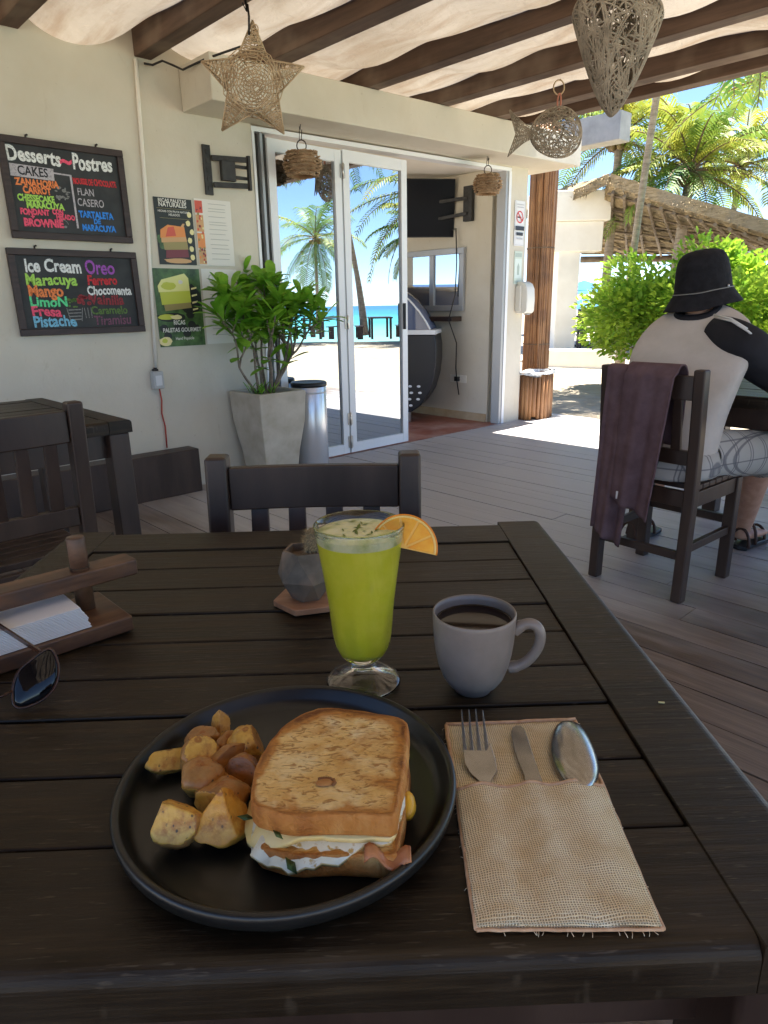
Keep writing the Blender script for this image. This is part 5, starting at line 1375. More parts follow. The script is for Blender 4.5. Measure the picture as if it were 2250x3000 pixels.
for k in range(3): s.tube([(.03 + .016 * math.cos(a), -.03, .17 + k * .016 + .02 * math.sin(a)) for a in [2 * PI * j / 12 for j in range(12)]], .003, 5, closed=True)
s.build('knot', M['wicker'], star)
top = 2.435
s = MB(); hk = Vector((-.01, -.005, top - st_.z)); 
s.tube([hk, hk * .9 + Vector((.006, -.004, -.02)), Vector((.003, -.02, .30)), Vector((.008, -.03, .25)), Vector((.004, -.035, .18))], .005, 7); s.tube([hk + Vector((-.012, 0, -.02)), Vector((-.006, -.01, .28))], .0025, 5); s.build('hanging_wire', M['iron'], star)
# ball shaped weaves from arcs wandering over a mapped sphere
def weave(s, fmap, n_arcs, r_, seed, L=(1.0, 2.6), pts=9):
    random.seed(seed)
    for i in range(n_arcs):
        a = Vector((random.gauss(0, 1), random.gauss(0, 1), random.gauss(0, 1))).normalized()
        b_ = a.cross(Vector((random.gauss(0, 1), random.gauss(0, 1), random.gauss(0, 1)))).normalized()
        ln = random.uniform(*L); cv = random.uniform(-.35, .35)
        c = a.cross(b_); P = []
        for j in range(pts):
            t_ = ln * (j / (pts - 1) - .5); q_ = (a * math.cos(t_) + b_ * math.sin(t_) + c * cv * (t_ * t_)).normalized(); P.append(fmap(q_))
        s.tube(P, r_ * random.uniform(.75, 1.2), 5)
# heart
hp = Vector((0, 0, CAM_H)) + ray(1330, 103) * (2.75 / ray(1330, 103).y)
heart = hang('heart_lantern', 'large heart shaped wicker ornament hanging nearest, cut by the top of the view', hp, R(20))
def heartmap(q_):
    h_ = max(1e-3, math.hypot(q_.x, q_.y)); t_ = (q_.z + 1) / 2
    w_ = (t_ / .74) ** .68 if t_ < .74 else math.sqrt(max(0, 1 - ((t_ - .74) / .262) ** 2))
    x = .168 * w_ * q_.x / h_; y = .115 * w_ * q_.y / h_
    return Vector((x, y, -.215 + .41 * t_ - .085 * math.exp(-(x / .05) ** 2) * t_ ** 5))
s = MB(); weave(s, heartmap, 560, .0031, 77, (.4, 1.3)); s.build('woven_heart', M['wicker_grey'], heart)
s = MB(); s.tube([(0, 0, .12), (0.01, 0, .20), (0, 0, 2.44 - hp.z)], .004, 6); s.build('hanging_wire', M['iron'], heart)
# fish
fp = Vector((0, 0, CAM_H)) + ray(1190, 290) * (4.93 / ray(1190, 290).y)
fish = hang('fish_lantern', 'wicker fish ornament hanging in front of the header', fp, R(8))
FS = .176
def fishmap(q_):
    x = q_.x
    return Vector((x * FS * 1.0 + .035, q_.y * .062, q_.z * .150 * (1 + .12 * x) + .012 * (1 - x * x)))
s = MB(); weave(s, fishmap, 360, .0025, 5, (.4, 1.3))
random.seed(6)
def tailpt(u_, v_, y):
    x = -.135 - .15 * u_; h = .030 + .105 * u_ ** 1.3; return Vector((x + .05 * u_ * (1 - abs(2 * v_ - 1)) * 1.0, y * (1 - .6 * u_), (v_ - .5) * 2 * h))
for side in (-.018, .018):
    for i in range(8): s.tube([tailpt(j / 6, i / 7, side) for j in range(7)], .0024, 4)
    for i in range(9): s.tube([tailpt(.05 + i / 8 * .95, j / 8, side) for j in range(9)], .0024, 4)
    for i in range(24):
        a, b_ = random.random(), random.random(); s.tube([tailpt(a, b_, side), tailpt(min(1, max(0, a + random.uniform(-.3, .3))), min(1, max(0, b_ + random.uniform(-.3, .3))), side)], .002, 4)
s.build('woven_fish', M['wicker_grey'], fish)
s = MB(); s.tube([(.045 + .012 * math.cos(a), .0, .19 + .045 * math.sin(a)) for a in [2 * PI * j / 14 for j in range(14)]], .005, 6, closed=True); s.build('ribbon', plain('faded_pink_ribbon', (.50, .20, .14), .8), fish)
ht = 2.48 - fp.z
s = MB(); s.tube([(.04 + .036 * math.cos(a), .006, .27 + .042 * math.sin(a)) for a in [2 * PI * j / 18 for j in range(18)]], .0045, 6, closed=True); s.tube([(.045, .004, .31), (.05, .003, ht)], .004, 6); s.build('hanging_ring', M['wicker'], fish)
# two brushy basket lanterns under the header
def basket(name, label, a, b, ztop, zc, r_, h, seed, mat_, hookz):
    c = ab(a, b, zc); t = hang(name, label, c, 0)
    random.seed(seed); s = MB(); rows = int(h / .020)
    for k in range(rows):
        z = h / 2 - (k + .5) * h / rows
        rr_ = r_ * (.76 + .26 * math.sin(PI * (k + .5) / rows))
        for i in range(46):
            a0 = random.uniform(0, 2 * PI); sp_ = random.uniform(.3, .6)
            P = []
            for j in range(4):
                an = a0 + sp_ * (j / 3 - .5); e = rr_ * (1 + (.0 if j in (1, 2) else .20) + random.uniform(-.04, .07)); P.append((e * math.cos(an), e * math.sin(an), z + random.uniform(-.006, .006)))
            s.tube(P, random.uniform(.0026, .0042), 4)
    s.build('woven_basket', mat_, t)
    s = MB(); s.lathe([(.0001, h * .47), (r_ * .74, h * .47), (r_ * .92, 0), (r_ * .74, -h * .46)], 20); s.build('lining', M['wicker_brown'], t)
    s = MB(); s.tube([(.03 * math.cos(x), 0, h / 2 + .03 + .034 * math.sin(x)) for x in [2 * PI * j / 16 for j in range(16)]], .004, 5, closed=True)
    s.tube([(0, 0, h / 2 + .06), (.006, 0, h / 2 + .12), (-.004, 0, hookz - zc - .03), (0, 0, hookz - zc)], .0028, 5); s.tube([(-.012, 0, h / 2 + .06), (-.008, 0, h / 2 + .14)], .0022, 5); s.build('hanging_wire', M['iron'], t)
    return t
basket('basket_lantern', 'brushy round twig lantern hanging in front of the left glass door', .88, .17, 2.2, 1.985, .100, .155, 8, M['wicker_brown'], 2.215)
basket('basket_lantern', 'brushy twig lantern hanging in the open doorway near the pillar', 2.76, .17, 2.25, 2.045, .095, .155, 9, M['wicker_brown'], 2.25)
# ------------------------------------------------------------------ the seated man (own axes: y forward, x to his right, origin on the deck under the seat)
man = thing('person', 'man in a black bucket hat and pale raglan shirt sitting with his back to us', 'person', MAN, MROT)
Mman = Matrix.Translation(MAN) @ Matrix.Rotation(MROT, 4, 'Z'); Minv = Mman.inverted()
M['skin'] = noisy('tanned_skin', (.46, .24, .155), (.56, .32, .22), 30, .5, bstr=.1)
M['skin'].node_tree.nodes['Principled BSDF'].inputs['Subsurface Weight'].default_value = .08
M['skin'].node_tree.nodes['Principled BSDF'].inputs['Subsurface Radius'].default_value = (.02, .008, .004)
HEAD = Vector((-.105, .330, 1.125))
joints = {}
def skinbody(name, J, E, mats, parent, sub=2, root=None):
    names = list(J); me = bpy.data.meshes.new(name)
    me.from_pydata([J[k][0] for k in names], [(names.index(a), names.index(b)) for a, b in E], [])
    o = bpy.data.objects.new(name, me); COL.objects.link(o); o.parent = parent
    sk_ = o.modifiers.new('skin', 'SKIN'); sk_.use_smooth_shade = True; sk_.branch_smoothing = .4
    if not me.skin_vertices: me.attributes.new('skin', 'FLOAT', 'POINT') if False else None
    sv = me.skin_vertices[0].data if me.skin_vertices else None
    if sv is None:
        return o
    for i, k in enumerate(names):
        r_ = J[k][1]; sv[i].radius = r_ if isinstance(r_, tuple) else (r_, r_); sv[i].use_root = (k == root)
    sb_ = o.modifiers.new('subsurf', 'SUBSURF'); sb_.levels = sub; sb_.render_levels = sub
    me.materials.append(mats)
    return o
fR = Minv @ at_z(1600, 1172, .02); fL = Minv @ at_z(1372, 1160, .02)
kR = Vector((.19, .42, .50)); kL = Vector((-.20, .40, .49))
J = {'pelvis': ((0, -.02, .53), (.09, .07)), 'waist': ((-.01, .05, .66), (.08, .06)), 'chest': ((-.03, .165, .82), (.075, .05)), 'neckbase': ((-.08, .255, .965), (.038, .038)), 'neck': ((-.09, .285, 1.035), (.055, .058)), 'head': ((-.105, .325, 1.12), (.078, .092)), 'crown': ((-.11, .335, 1.20), (.065, .08)),
     'shR': ((.165, .160, .925), (.046, .046)), 'elR': ((.33, .36, .775), (.043, .043)), 'wrR': ((.20, .60, .80), (.030, .026)), 'haR': ((.16, .665, .80), (.036, .02)),
     'shL': ((-.21, .22, .91), (.048, .048)), 'elL': ((-.34, .38, .77), (.043, .043)), 'wrL': ((-.19, .60, .80), (.030, .026)), 'haL': ((-.15, .665, .80), (.036, .02)),
     'hipR': ((.095, .04, .51), (.085, .085)), 'kneeR': (tuple(kR), (.062, .062)), 'calfR': (tuple(kR.lerp(Vector((fR.x, fR.y, .10)), .38) + Vector((0, -.015, 0))), (.060, .060)), 'ankR': ((fR.x, fR.y, .095), (.038, .038)), 'heelR': ((fR.x, fR.y - .02, .055), (.036, .03)), 'toeR': ((fR.x + .03, fR.y + .17, .045), (.042, .018)),
     'hipL': ((-.095, .04, .51), (.085, .085)), 'kneeL': (tuple(kL), (.062, .062)), 'calfL': (tuple(kL.lerp(Vector((fL.x, fL.y, .10)), .38) + Vector((0, -.015, 0))), (.060, .060)), 'ankL': ((fL.x, fL.y, .095), (.038, .038)), 'heelL': ((fL.x, fL.y - .02, .055), (.036, .03)), 'toeL': ((fL.x - .03, fL.y + .17, .045), (.042, .018))}
E_ = [('pelvis', 'waist'), ('waist', 'chest'), ('chest', 'neckbase'), ('neckbase', 'neck'), ('neck', 'head'), ('head', 'crown'), ('chest', 'shR'), ('shR', 'elR'), ('elR', 'wrR'), ('wrR', 'haR'), ('chest', 'shL'), ('shL', 'elL'), ('elL', 'wrL'), ('wrL', 'haL'),
      ('pelvis', 'hipR'), ('hipR', 'kneeR'), ('kneeR', 'calfR'), ('calfR', 'ankR'), ('ankR', 'heelR'), ('heelR', 'toeR'), ('pelvis', 'hipL'), ('hipL', 'kneeL'), ('kneeL', 'calfL'), ('calfL', 'ankL'), ('ankL', 'heelL'), ('heelL', 'toeL')]
for side, sx in (('R', 1), ('L', -1)):                # five fingers on each hand, resting on the table
    h = Vector(J['ha' + side][0]); fw = (h - Vector(J['wr' + side][0])).normalized(); sd = Vector((fw.y, -fw.x, 0))
    for k, (o_, L) in enumerate(((-.027, .062), (-.009, .074), (.009, .078), (.026, .068))):
        a, b_ = 'f%d%s' % (k, side), 'g%d%s' % (k, side)
        J[a] = (tuple(h + sd * o_ + fw * (.035 + L * .4)), (.0092, .0088)); J[b_] = (tuple(h + sd * o_ * 1.15 + fw * (.035 + L) + Vector((0, 0, -.018))), (.0075, .007)); E_ += [('ha' + side, a), (a, b_)]
    J['t0' + side] = (tuple(h - sd * sx * .045 + fw * .02), (.011, .010)); J['t1' + side] = (tuple(h - sd * sx * .055 + fw * .06 + Vector((0, 0, -.01))), (.008, .008)); E_ += [('ha' + side, 't0' + side), ('t0' + side, 't1' + side)]
body = skinbody('body', J, E_, M['skin'], man, 2, 'pelvis')
# face and ears (turned away from us)
s = MB()
for sx in (-1, 1):
    c = Vector((-.105 + sx * .070, .335, 1.125))
    s.loft([[(c.x + sx * r_ * .35, c.y + r_ * .9 * math.cos(a), c.z + r_ * 1.5 * math.sin(a)) for a in [2 * PI * j / 10 for j in range(10)]] for r_ in (.004, .016, .020, .012)], 0, True)
s.build('ears', M['skin'], man)
# shirt: back is loft of superellipse rings along the spine; black raglan sleeves with a pale stripe
M['shirt'] = noisy('pale_grey_jersey', (.47, .43, .39), (.53, .485, .445), 9, .9, bscale=11, bstr=.55, bdist=.014, spec=.2)
M['shirt_black'] = noisy('black_jersey', (.010, .010, .013), (.020, .020, .025), 9, .85, bscale=300, bstr=.2, bdist=.0006, spec=.3)
M['stripe'] = plain('off_white_piping', (.62, .62, .60), .8)
def ring_(c, rx, ry, tilt, n=36, pw=2.4, wr=0.0, sd=0):
    out = []; ct, st2 = math.cos(tilt), math.sin(tilt)
    for j in range(n):
        a = 2 * PI * j / n; cx_, sy_ = math.cos(a), math.sin(a)
        x = rx * math.copysign(abs(cx_) ** (2 / pw), cx_); y = ry * math.copysign(abs(sy_) ** (2 / pw), sy_)
        k = 1 + wr * noise.noise(Vector((cx_ * 1.6, sy_ * 1.6, sd * 1.3)))
        out.append((c[0] + x * k, c[1] + y * k * ct, c[2] + y * k * st2))
    return out
rings = []
spec_ = [((0, -.045, .455), .170, .125, 0, .03), ((0, -.04, .50), .178, .128, .03, .06), ((0, -.025, .56), .176, .120, .08, .07), ((-.005, .0, .62), .178, .116, .14, .07), ((-.010, .022, .68), .188, .118, .22, .05), ((-.022, .050, .76), .212, .124, .30, .04), ((-.034, .088, .84), .234, .128, .38, .03), ((-.040, .126, .905), .246, .125, .46, .02), ((-.045, .160, .960), .240, .114, .54, .015), ((-.055, .195, 1.014), .212, .100, .62, .01), ((-.068, .225, 1.054), .142, .088, .62, 0), ((-.080, .248, 1.078), .088, .080, .5, 0)]
for i, (c, rx, ry, tl_2, wr) in enumerate(spec_): rings.append(ring_(c, rx, ry, tl_2, wr=wr, sd=i))
s = MB(); s.loft(rings, 0, True, False)
nr_ = 36
for i in range(len(rings) - 1):
    for j in range(nr_):
        a = 2 * PI * (j + .5) / nr_; z = sum(rings[i][j][2] for _ in (0,)); 
        if i >= 7 and math.sin(a) > .55: s.m[i * nr_ + j] = 1
s.build('shirt', [M['shirt'], M['shirt_black']], man, sub=1)
def sleeve(side, sx):
    sh_ = Vector(J['sh' + side][0]); el = Vector(J['el' + side][0]); a0 = Vector((-.045 + (.070 if sx > 0 else -.16), .196 if sx > 0 else .26, 1.012 if sx > 0 else .93)); d_ = (el - sh_).normalized()
    pts = [a0, sh_ * .6 + a0 * .4 + Vector((0, -.010 if sx > 0 else 0, .016)), sh_ + Vector((sx * .012, 0, .006)), sh_.lerp(el, .35), sh_.lerp(el, .62), sh_.lerp(el, .80)]
    s = MB(); s.tube(pts, [.050, .076, .086, .083, .081, .086], 30, 0, False)
    for v in s.v:
        k = .006 * noise.noise(v * 22); v += Vector((k, k, k))
    o = s.build('sleeve', M['shirt_black'], man, sub=2)
    s = MB()                                          # pale stripe along the top of the sleeve
    up = Vector((0, -.45, .9)).normalized()
    for off in (-.011, .013):
        P = []
        for p, r_ in zip(pts, [.050, .076, .086, .083, .081, .086]):
            t_ = d_; sidev = t_.cross(up).normalized(); P.append(p + up * r_ * 1.0 + sidev * off)
        s.tube(P, .0042, 6)
    s.build('stripe', M['stripe'], o)
sleeve('R', 1); sleeve('L', -1)
s = MB(); s.loft([ring_((-.080, .248, 1.080), .090, .083, .5, wr=0), ring_((-.087, .262, 1.098), .080, .077, .5)], 0, True, False)
s.build('collar', M['shirt_black'], man, solid=.006)
# shorts
def plaid():
    m, t, b = newmat('grey_plaid_cotton')
    tc = coords(t); sp = t.nodes.new('ShaderNodeSeparateXYZ'); t.links.new(tc, sp.inputs[0])
    c = None; base = (.40, .385, .36)
    for k, per, off in ((0, .085, .0), (1, .085, .2), (2, .085, .5), (0, .085, .16), (1, .085, .36)):
        mu = t.nodes.new('ShaderNodeMath'); mu.operation = 'MULTIPLY_ADD'; mu.inputs[1].default_value = 1 / per; mu.inputs[2].default_value = off; t.links.new(sp.outputs[k], mu.inputs[0])
        fr_ = t.nodes.new('ShaderNodeMath'); fr_.operation = 'FRACT'; t.links.new(mu.outputs[0], fr_.inputs[0])
        kk = ramp(t, fr_.outputs[0], [(.0, 0.0), (.44, 0.0), (.46, .75), (.50, .75), (.52, 0.0)])
        c = mixc(t, kk, base if c is None else c, (.12, .12, .135))
    t.links.new(c, b.inputs['Base Color']); b.inputs['Roughness'].default_value = .9; b.inputs['Specular IOR Level'].default_value = .15
    bump(t, b, nz(t, tc, 26, 3), .4, .006)
    return m
M['plaid'] = plaid()
s = MB(); rings = [ring_((0, -.045, .452), .185, .165, 0, wr=.04, sd=2), ring_((0, -.04, .475), .200, .175, 0, wr=.05, sd=3), ring_((0, -.03, .53), .196, .160, .05, wr=.05, sd=4), ring_((0, -.025, .585), .180, .130, .08, wr=.03, sd=5)]
s.loft(rings, 0, True, True)
for sx, kn in ((1, kR), (-1, kL)):
    hp_ = Vector((sx * .095, .03, .53)); P = [hp_, hp_.lerp(kn, .3), hp_.lerp(kn, .6), hp_.lerp(kn, .88), hp_.lerp(kn, 1.02) + Vector((0, 0, -.012))]
    k0_ = len(s.v); s.tube(P, [.100, .104, .098, .096, .100], 24, 0, False)
    for v in s.v[k0_:]:
        k = .010 * noise.noise(v * 16); v += Vector((k, 0, k))
s.build('shorts', M['plaid'], man, sub=1)
# bucket hat
M['hat'] = noisy('black_cotton_twill', (.008, .008, .010), (.016, .016, .020), 30, .9, bscale=16, bstr=.6, bdist=.010, spec=.25)
HT = Matrix.Translation(HEAD + Vector((0, 0, .016))) @ Matrix.Rotation(R(5), 4, 'X') @ Matrix.Rotation(R(-6), 4, 'Y')
hat = MB()
def hatring(rx, ry, z, wv=0, sd=0, n=40):
    return [HT @ Vector((rx * math.cos(a) * (1 + wv * noise.noise(Vector((math.cos(a) * 1.2, math.sin(a) * 1.2, sd)))), ry * math.sin(a) * (1 + wv * noise.noise(Vector((math.cos(a) * 1.2, math.sin(a) * 1.2, sd + 3)))), z + wv * .12 * noise.noise(Vector((math.cos(a) * 1.5, math.sin(a) * 1.5, sd + 8))))) for a in [2 * PI * j / n for j in range(n)]]
hat.loft([hatring(.152, .172, -.052, .08, 1), hatring(.134, .152, -.024, .07, 1), hatring(.112, .130, .010, .03, 1), hatring(.108, .126, .016, .02, 1), hatring(.104, .120, .075, .03, 2), hatring(.098, .114, .118, .04, 3), hatring(.088, .104, .148, .05, 3), hatring(.070, .084, .166, .04, 4), hatring(.04, .05, .175, 0, 4), hatring(.002, .002, .178)], 0, True, False)
ho = hat.build('bucket_hat', M['hat'], None, sub=1, solid=.003, offset=-1); ho.matrix_world = Mman
tag(ho, 'black bucket hat with a thin grey cord, worn by the seated man', 'hat')
s = MB(); s.tube(hatring(.1125, .1305, .012, .03, 1), .0022, 6, closed=True); s.build('cord', plain('grey_cord', (.22, .22, .21), .7), ho)
s = MB(); c = HT @ Vector((.113, -.02, .022)); s.lathe([(.0001, .004), (.005, .002), (.005, -.004)], 10, c); s.build('eyelet', M['steel'], ho)
# sandals
for fx, sx in ((fR, 1), (fL, -1)):
    t = thing('sandal', 'dark strappy sandal on the right foot, below the table edge' if sx > 0 else 'dark strappy sandal on the left foot, seen under the towel', 'sandal', Mman @ Vector((fx.x, fx.y, 0)), MROT)
    s = MB(); sol = [(.0 + sx * .0, -.065), (.038, -.05), (.040, .03), (.055 * (1 if sx > 0 else .8), .14), (.035, .215), (.0, .225), (-.035, .19), (-.045, .10), (-.038, .0), (-.035, -.05)]
    s.prism([(p[0] + sx * .012, p[1]) for p in sol], .001, .024); s.build('sole', M['black'], t, bevel=.006)
    s = MB()
    for y, h_ in ((-.055, .085), (.02, .10), (.12, .065)):
        s.tube([(.045 * math.cos(a) + sx * .012, y + .012 * math.sin(a), .018 + h_ * math.sin(a)) for a in [PI * j / 10 for j in range(11)]], .007, 6)
    s.build('straps', plain('brown_leather_strap', (.05, .022, .014), .6), t)
# towel over the chair back, hanging behind it (chair axes)
M['towel'] = noisy('mauve_brown_terry', (.105, .065, .072), (.155, .10, .108), 14, .95, bscale=420, bstr=.8, bdist=.002, spec=.1)
def towelpart(x0t, x1t, x0b, x1b, zb0, zb1, lay, ph):
    def f(u_, v_):
        # v: 0 at the front hem, .3 over the rail, 1 at the hanging back hem
        xt = x0t + (x1t - x0t) * u_; xb = x0b + (x1b - x0b) * u_; zend = zb0 + (zb1 - zb0) * u_
        fold = .016 * math.sin(u_ * 9.5 + ph) + .008 * math.sin(u_ * 19 + ph * 2)
        if v_ < .22:
            k = v_ / .22; z = .60 + .27 * k; y = -.178 + .002 * k; return (xt, y + fold * .25, z)
        if v_ < .34:
            k = (v_ - .22) / .12 * PI; return (xt, -.2145 + .030 * math.cos(k) * 1.15 + .0 - lay * .2, .868 + (.020 + lay * .5) * math.sin(k))
        k = (v_ - .34) / .66; z = .868 + (zend - .868) * k
        return (xt + (xb - xt) * k, -.252 - lay - .012 * k + fold * (.35 + .65 * k), z)
    s = MB(); s.grid(f, 44, 60); return s
tw_ = thing('towel', 'mauve brown terry towel draped over the back of the man\'s chair', 'towel', MAN, MROT)
towelpart(-.165, .010, -.185, -.045, .235, .18, 0, .3).build('long_fold', M['towel'], tw_, solid=.006, offset=0)
towelpart(-.080, .118, -.100, .075, .39, .32, .022, 1.4).build('short_fold', M['towel'], tw_, solid=.006, offset=0)
s = MB(); s.box(-.06, -.025, -.292, -.290, .385, .415); s.build('care_label', plain('white_satin', (.7, .7, .7), .6), tw_)

# ------------------------------------------------------------------ bush, palms
random.seed(51)
def bush(name, label, loc, rx, ry, rz, nl, L, mat_, cat):
    t = thing(name, label, cat, loc)
    lv = MB(); st2 = MB()
    clumps = []
    for k in range(115):
        v = Vector((random.gauss(0, 1), random.gauss(0, 1), abs(random.gauss(0, 1)) * .9 - .2)).normalized(); f = random.uniform(.55, 1.0)
        clumps.append((Vector((v.x * rx * f, v.y * ry * f, rz * .48 + v.z * rz * .52 * f)), random.uniform(.22, .42)))
    for k in range(nl):
        c, r_ = random.choice(clumps); v = Vector((random.gauss(0, 1), random.gauss(0, 1), random.gauss(0, 1))).normalized()
        p = c + v * r_ * rx * .50 * random.random() ** .4
        if p.z < .06: p.z = random.uniform(.06, .4)
        d_ = (v * .8 + Vector((p.x / rx, p.y / ry, .35)) * .7 + Vector((random.uniform(-.9, .9), random.uniform(-.9, .9), random.uniform(-.6, .6))))
        d_.normalize(); sd = d_.cross(Vector((random.random(), random.random(), 1))).normalized(); nn = sd.cross(d_); l = L * random.uniform(.7, 1.2); w_ = l * .33
        lv.add([p, p + d_ * l * .5 - sd * w_ * .8 + nn * w_ * .2, p + d_ * l * .55, p + d_ * l * .5 + sd * w_ * .8 + nn * w_ * .2, p + d_ * l * .97 - sd * w_ * .35, p + d_ * l * .97 + sd * w_ * .35], [(0, 2, 1), (0, 3, 2), (1, 2, 4), (2, 3, 5), (2, 5, 4)], 0, True)
    for k in range(26):
        c, r_ = random.choice(clumps); b0 = Vector((c.x * .25, c.y * .25, 0)); st2.tube([b0, b0.lerp(c, .5) + Vector((0, 0, .15)), c], [.022, .015, .006], 5)
    lv.build('leaves', mat_, t); st2.build('stems', M['twig'], t)
    return t
bp = at_z(1480, 800, 0) ; bp = Vector((0, 0, CAM_H)) + ray(1490, 700) * (9.2 / ray(1490, 700).y)
bush('hedge_bush', 'bright green rounded bush behind the seated man', (bp.x + .42, bp.y, -.05), 1.78, 1.15, 1.74, 32000, .092, M['leaf_bush'], 'bush')

def frond(mb, base, az, el, L, droop, m=0, nl=26, wd=.34, lw=.056):
    h = Vector((math.cos(az), math.sin(az), 0)); sd = Vector((-math.sin(az), math.cos(az), 0)); P = []
    n_ = 14; a = el; p = Vector(base); P.append(p.copy())
    for i in range(n_):
        a -= droop / n_ * (.4 + 1.3 * i / n_); p = p + (h * math.cos(a) + Vector((0, 0, 1)) * math.sin(a)) * (L / n_); P.append(p.copy())
    mb.tube(P, [.022 * (1 - .85 * i / n_) + .003 for i in range(n_ + 1)], 4, 1)
    for i in range(nl):
        f = .12 + .88 * i / nl; x = f * n_; k = min(n_ - 1, int(x)); q_ = P[k].lerp(P[k + 1], x - k); t_ = (P[k + 1] - P[k]).normalized()
        l = wd * (math.sin(PI * (.12 + .83 * f)) ** .6) * random.uniform(.8, 1.1)
        for sx in (-1, 1):
            if random.random() < .05: continue
            d_ = (sd * sx * .85 + t_ * .62 + Vector((0, 0, .12))).normalized(); d2 = (d_ + Vector((0, 0, -random.uniform(.5, 1.3)))).normalized(); wv = t_ * (lw * .5)
            m1 = q_ + d_ * l * .5; e = m1 + d2 * l * .5
            mb.add([q_ - wv * .6, q_ + wv * .6, m1 + wv, m1 - wv, e], [(0, 1, 2, 3), (3, 2, 4)], m, True)
def palm(label, base, height, lean, L, nf, seed, tr_r, mats, dead=0, wd=.4, el_lo=-.7):
    random.seed(seed)
    t = thing('coconut_palm', label, 'palm tree', base, 0, 'coconut palms along the beach')
    P = []; n_ = 12
    for i in range(n_ + 1):
        f = i / n_; P.append(Vector((lean[0] * f ** 1.5, lean[1] * f ** 1.5, height * f)))
    s = MB(); s.tube(P, [tr_r * (1.35 - .5 * min(1, f_ * 3) - .25 * f_ + (.25 if f_ > .93 else 0)) for f_ in [i / n_ for i in range(n_ + 1)]], 10, 0); 
    s.build('trunk', M['bark'], t)
    top_ = P[-1]; c = MB()
    for k in range(nf):
        az = 2.4 * k + random.uniform(-.25, .25); f = k / nf
        el = el_lo + (1.35 - el_lo) * (f ** .8) + random.uniform(-.12, .12)
        frond(c, top_ + Vector((0, 0, .02)), az, el, L * random.uniform(.8, 1.08), random.uniform(.9, 1.7) * (1.0 if el > 0 else .7), 0 if random.random() > .28 or f > .75 else 2, 30, wd)
    c.build('crown', [mats[0], M['twig'], mats[1]], t)
    s = MB()
    for k in range(7):
        a = k * .9; s.lathe([(.0001, .10), (.07, .07), (.095, 0), (.07, -.08), (.0001, -.11)], 8, top_ + Vector((.19 * math.cos(a), .19 * math.sin(a), -.16)))
    s.build('coconuts', noisy('brown_coconut', (.10, .06, .025), (.22, .16, .06), 6, .6), t)
    return t
def wp(x, y, Y): 
    d_ = ray(x, y); return Vector((0, 0, CAM_H)) + d_ * (Y / d_.y)
GR = (M['palm_green'], M['palm_yellow']); YE = (M['palm_yellow'], M['palm_green'])
c = wp(1492, 372, 15.5); palm('coconut palm with a thick yellowing crown right of the pergola, behind the thatch', (c.x - .15, c.y, -.1), c.z + .1, (.15, 0), 2.3, 30, 3, .16, YE, wd=.55, el_lo=-.25)
c = wp(1603, 362, 19); palm('slender coconut palm at the right edge beyond the thatched roof', (c.x - .25, c.y, -.1), c.z + .1, (.25, 0), 2.2, 24, 8, .11, YE, wd=.5, el_lo=-.15)
c0 = wp(1376, 545, 10.3); c1 = wp(1425, 215, 9.6); dv = (c1 - c0) / (c1.z - c0.z)
b0 = c0 - dv * (c0.z + .1); hh_ = 5.6; palm('leaning grey palm trunk crossing in front of the thatched roof, its crown above the view', (b0.x, b0.y, -.1), hh_, (dv.x * hh_, dv.y * hh_), 2.6, 24, 12, .065, GR, wd=.5, el_lo=-.9)
c = wp(1330, 300, 17.5); palm('coconut palm with drooping green and yellow fronds just right of the cafe header', (c.x, c.y, -.1), c.z + .1, (.1, 0), 2.4, 26, 14, .14, YE, wd=.55, el_lo=-.4)
c = wp(1700, 150, 11.5); palm('tall green coconut palm leaning in from beyond the right edge', (c.x + .9, c.y, -.1), c.z + .1, (-.3, 0), 2.5, 20, 17, .13, GR, wd=.5, el_lo=.0)
# palms on the beach that the glass doors mirror
palm('short coconut palm with drooping fronds, mirrored in the left glass door', ab(1.0 + .785 * 21, 21, -.1), 4.05, (.1, 0), 2.7, 20, 23, .10, GR, wd=.75, el_lo=-1.15)
pb = ab(1.63 + .885 * 15.5, 15.5, .05)
pt_ = ab(1.3 + .80 * 15.0, 15.0, 0)
palm('tall leaning coconut palm with a whitewashed foot, mirrored between the two glass doors', pb, 6.6, (pt_.x - pb.x, pt_.y - pb.y), 2.8, 24, 29, .12, GR, wd=.6)
palm('broad yellowing coconut palm, mirrored at the right of the right glass door', ab(14.7, 11.3, -.1), 4.5, (.1, 0), 3.5, 40, 33, .15, YE, wd=.6, el_lo=-1.0)
palm('low yellow green coconut palm filling the right side of the mirrored view', ab(14.9, 11.8, -.1), 3.2, (.05, 0), 2.2, 26, 37, .13, YE, wd=.6, el_lo=-.6)
# beach tables seen in the mirror
def beach_table(label, a, b, rot):
    t = thing('beach_table', label, 'table', ab(a, b, -.04), rot, 'dark picnic tables on the beach')
    s = MB(); s.box(-.8, .8, -.4, .4, .70, .75); s.build('top', M['furniture'], t)
    for x in (-.7, .7):
        for y in (-.33, .33):
            s = MB(); s.box(x - .04, x + .04, y - .04, y + .04, 0, .70); s.build('leg', M['furniture'], t)
    for y in (-.75, .75):
        s = MB(); s.box(-.8, .8, y - .14, y + .14, .42, .45)
        for x in (-.65, .65): s.box(x - .03, x + .03, y - .1, y + .1, 0, .42)
        s.build('bench', M['furniture'], t)
beach_table('dark beach table near the leaning palm, mirrored in the right glass door', 15.3, 14.6, ROTB - .9)
beach_table('dark beach table further left on the sand, mirrored behind the shrub', 14.2, 16.6, ROTB - .4)

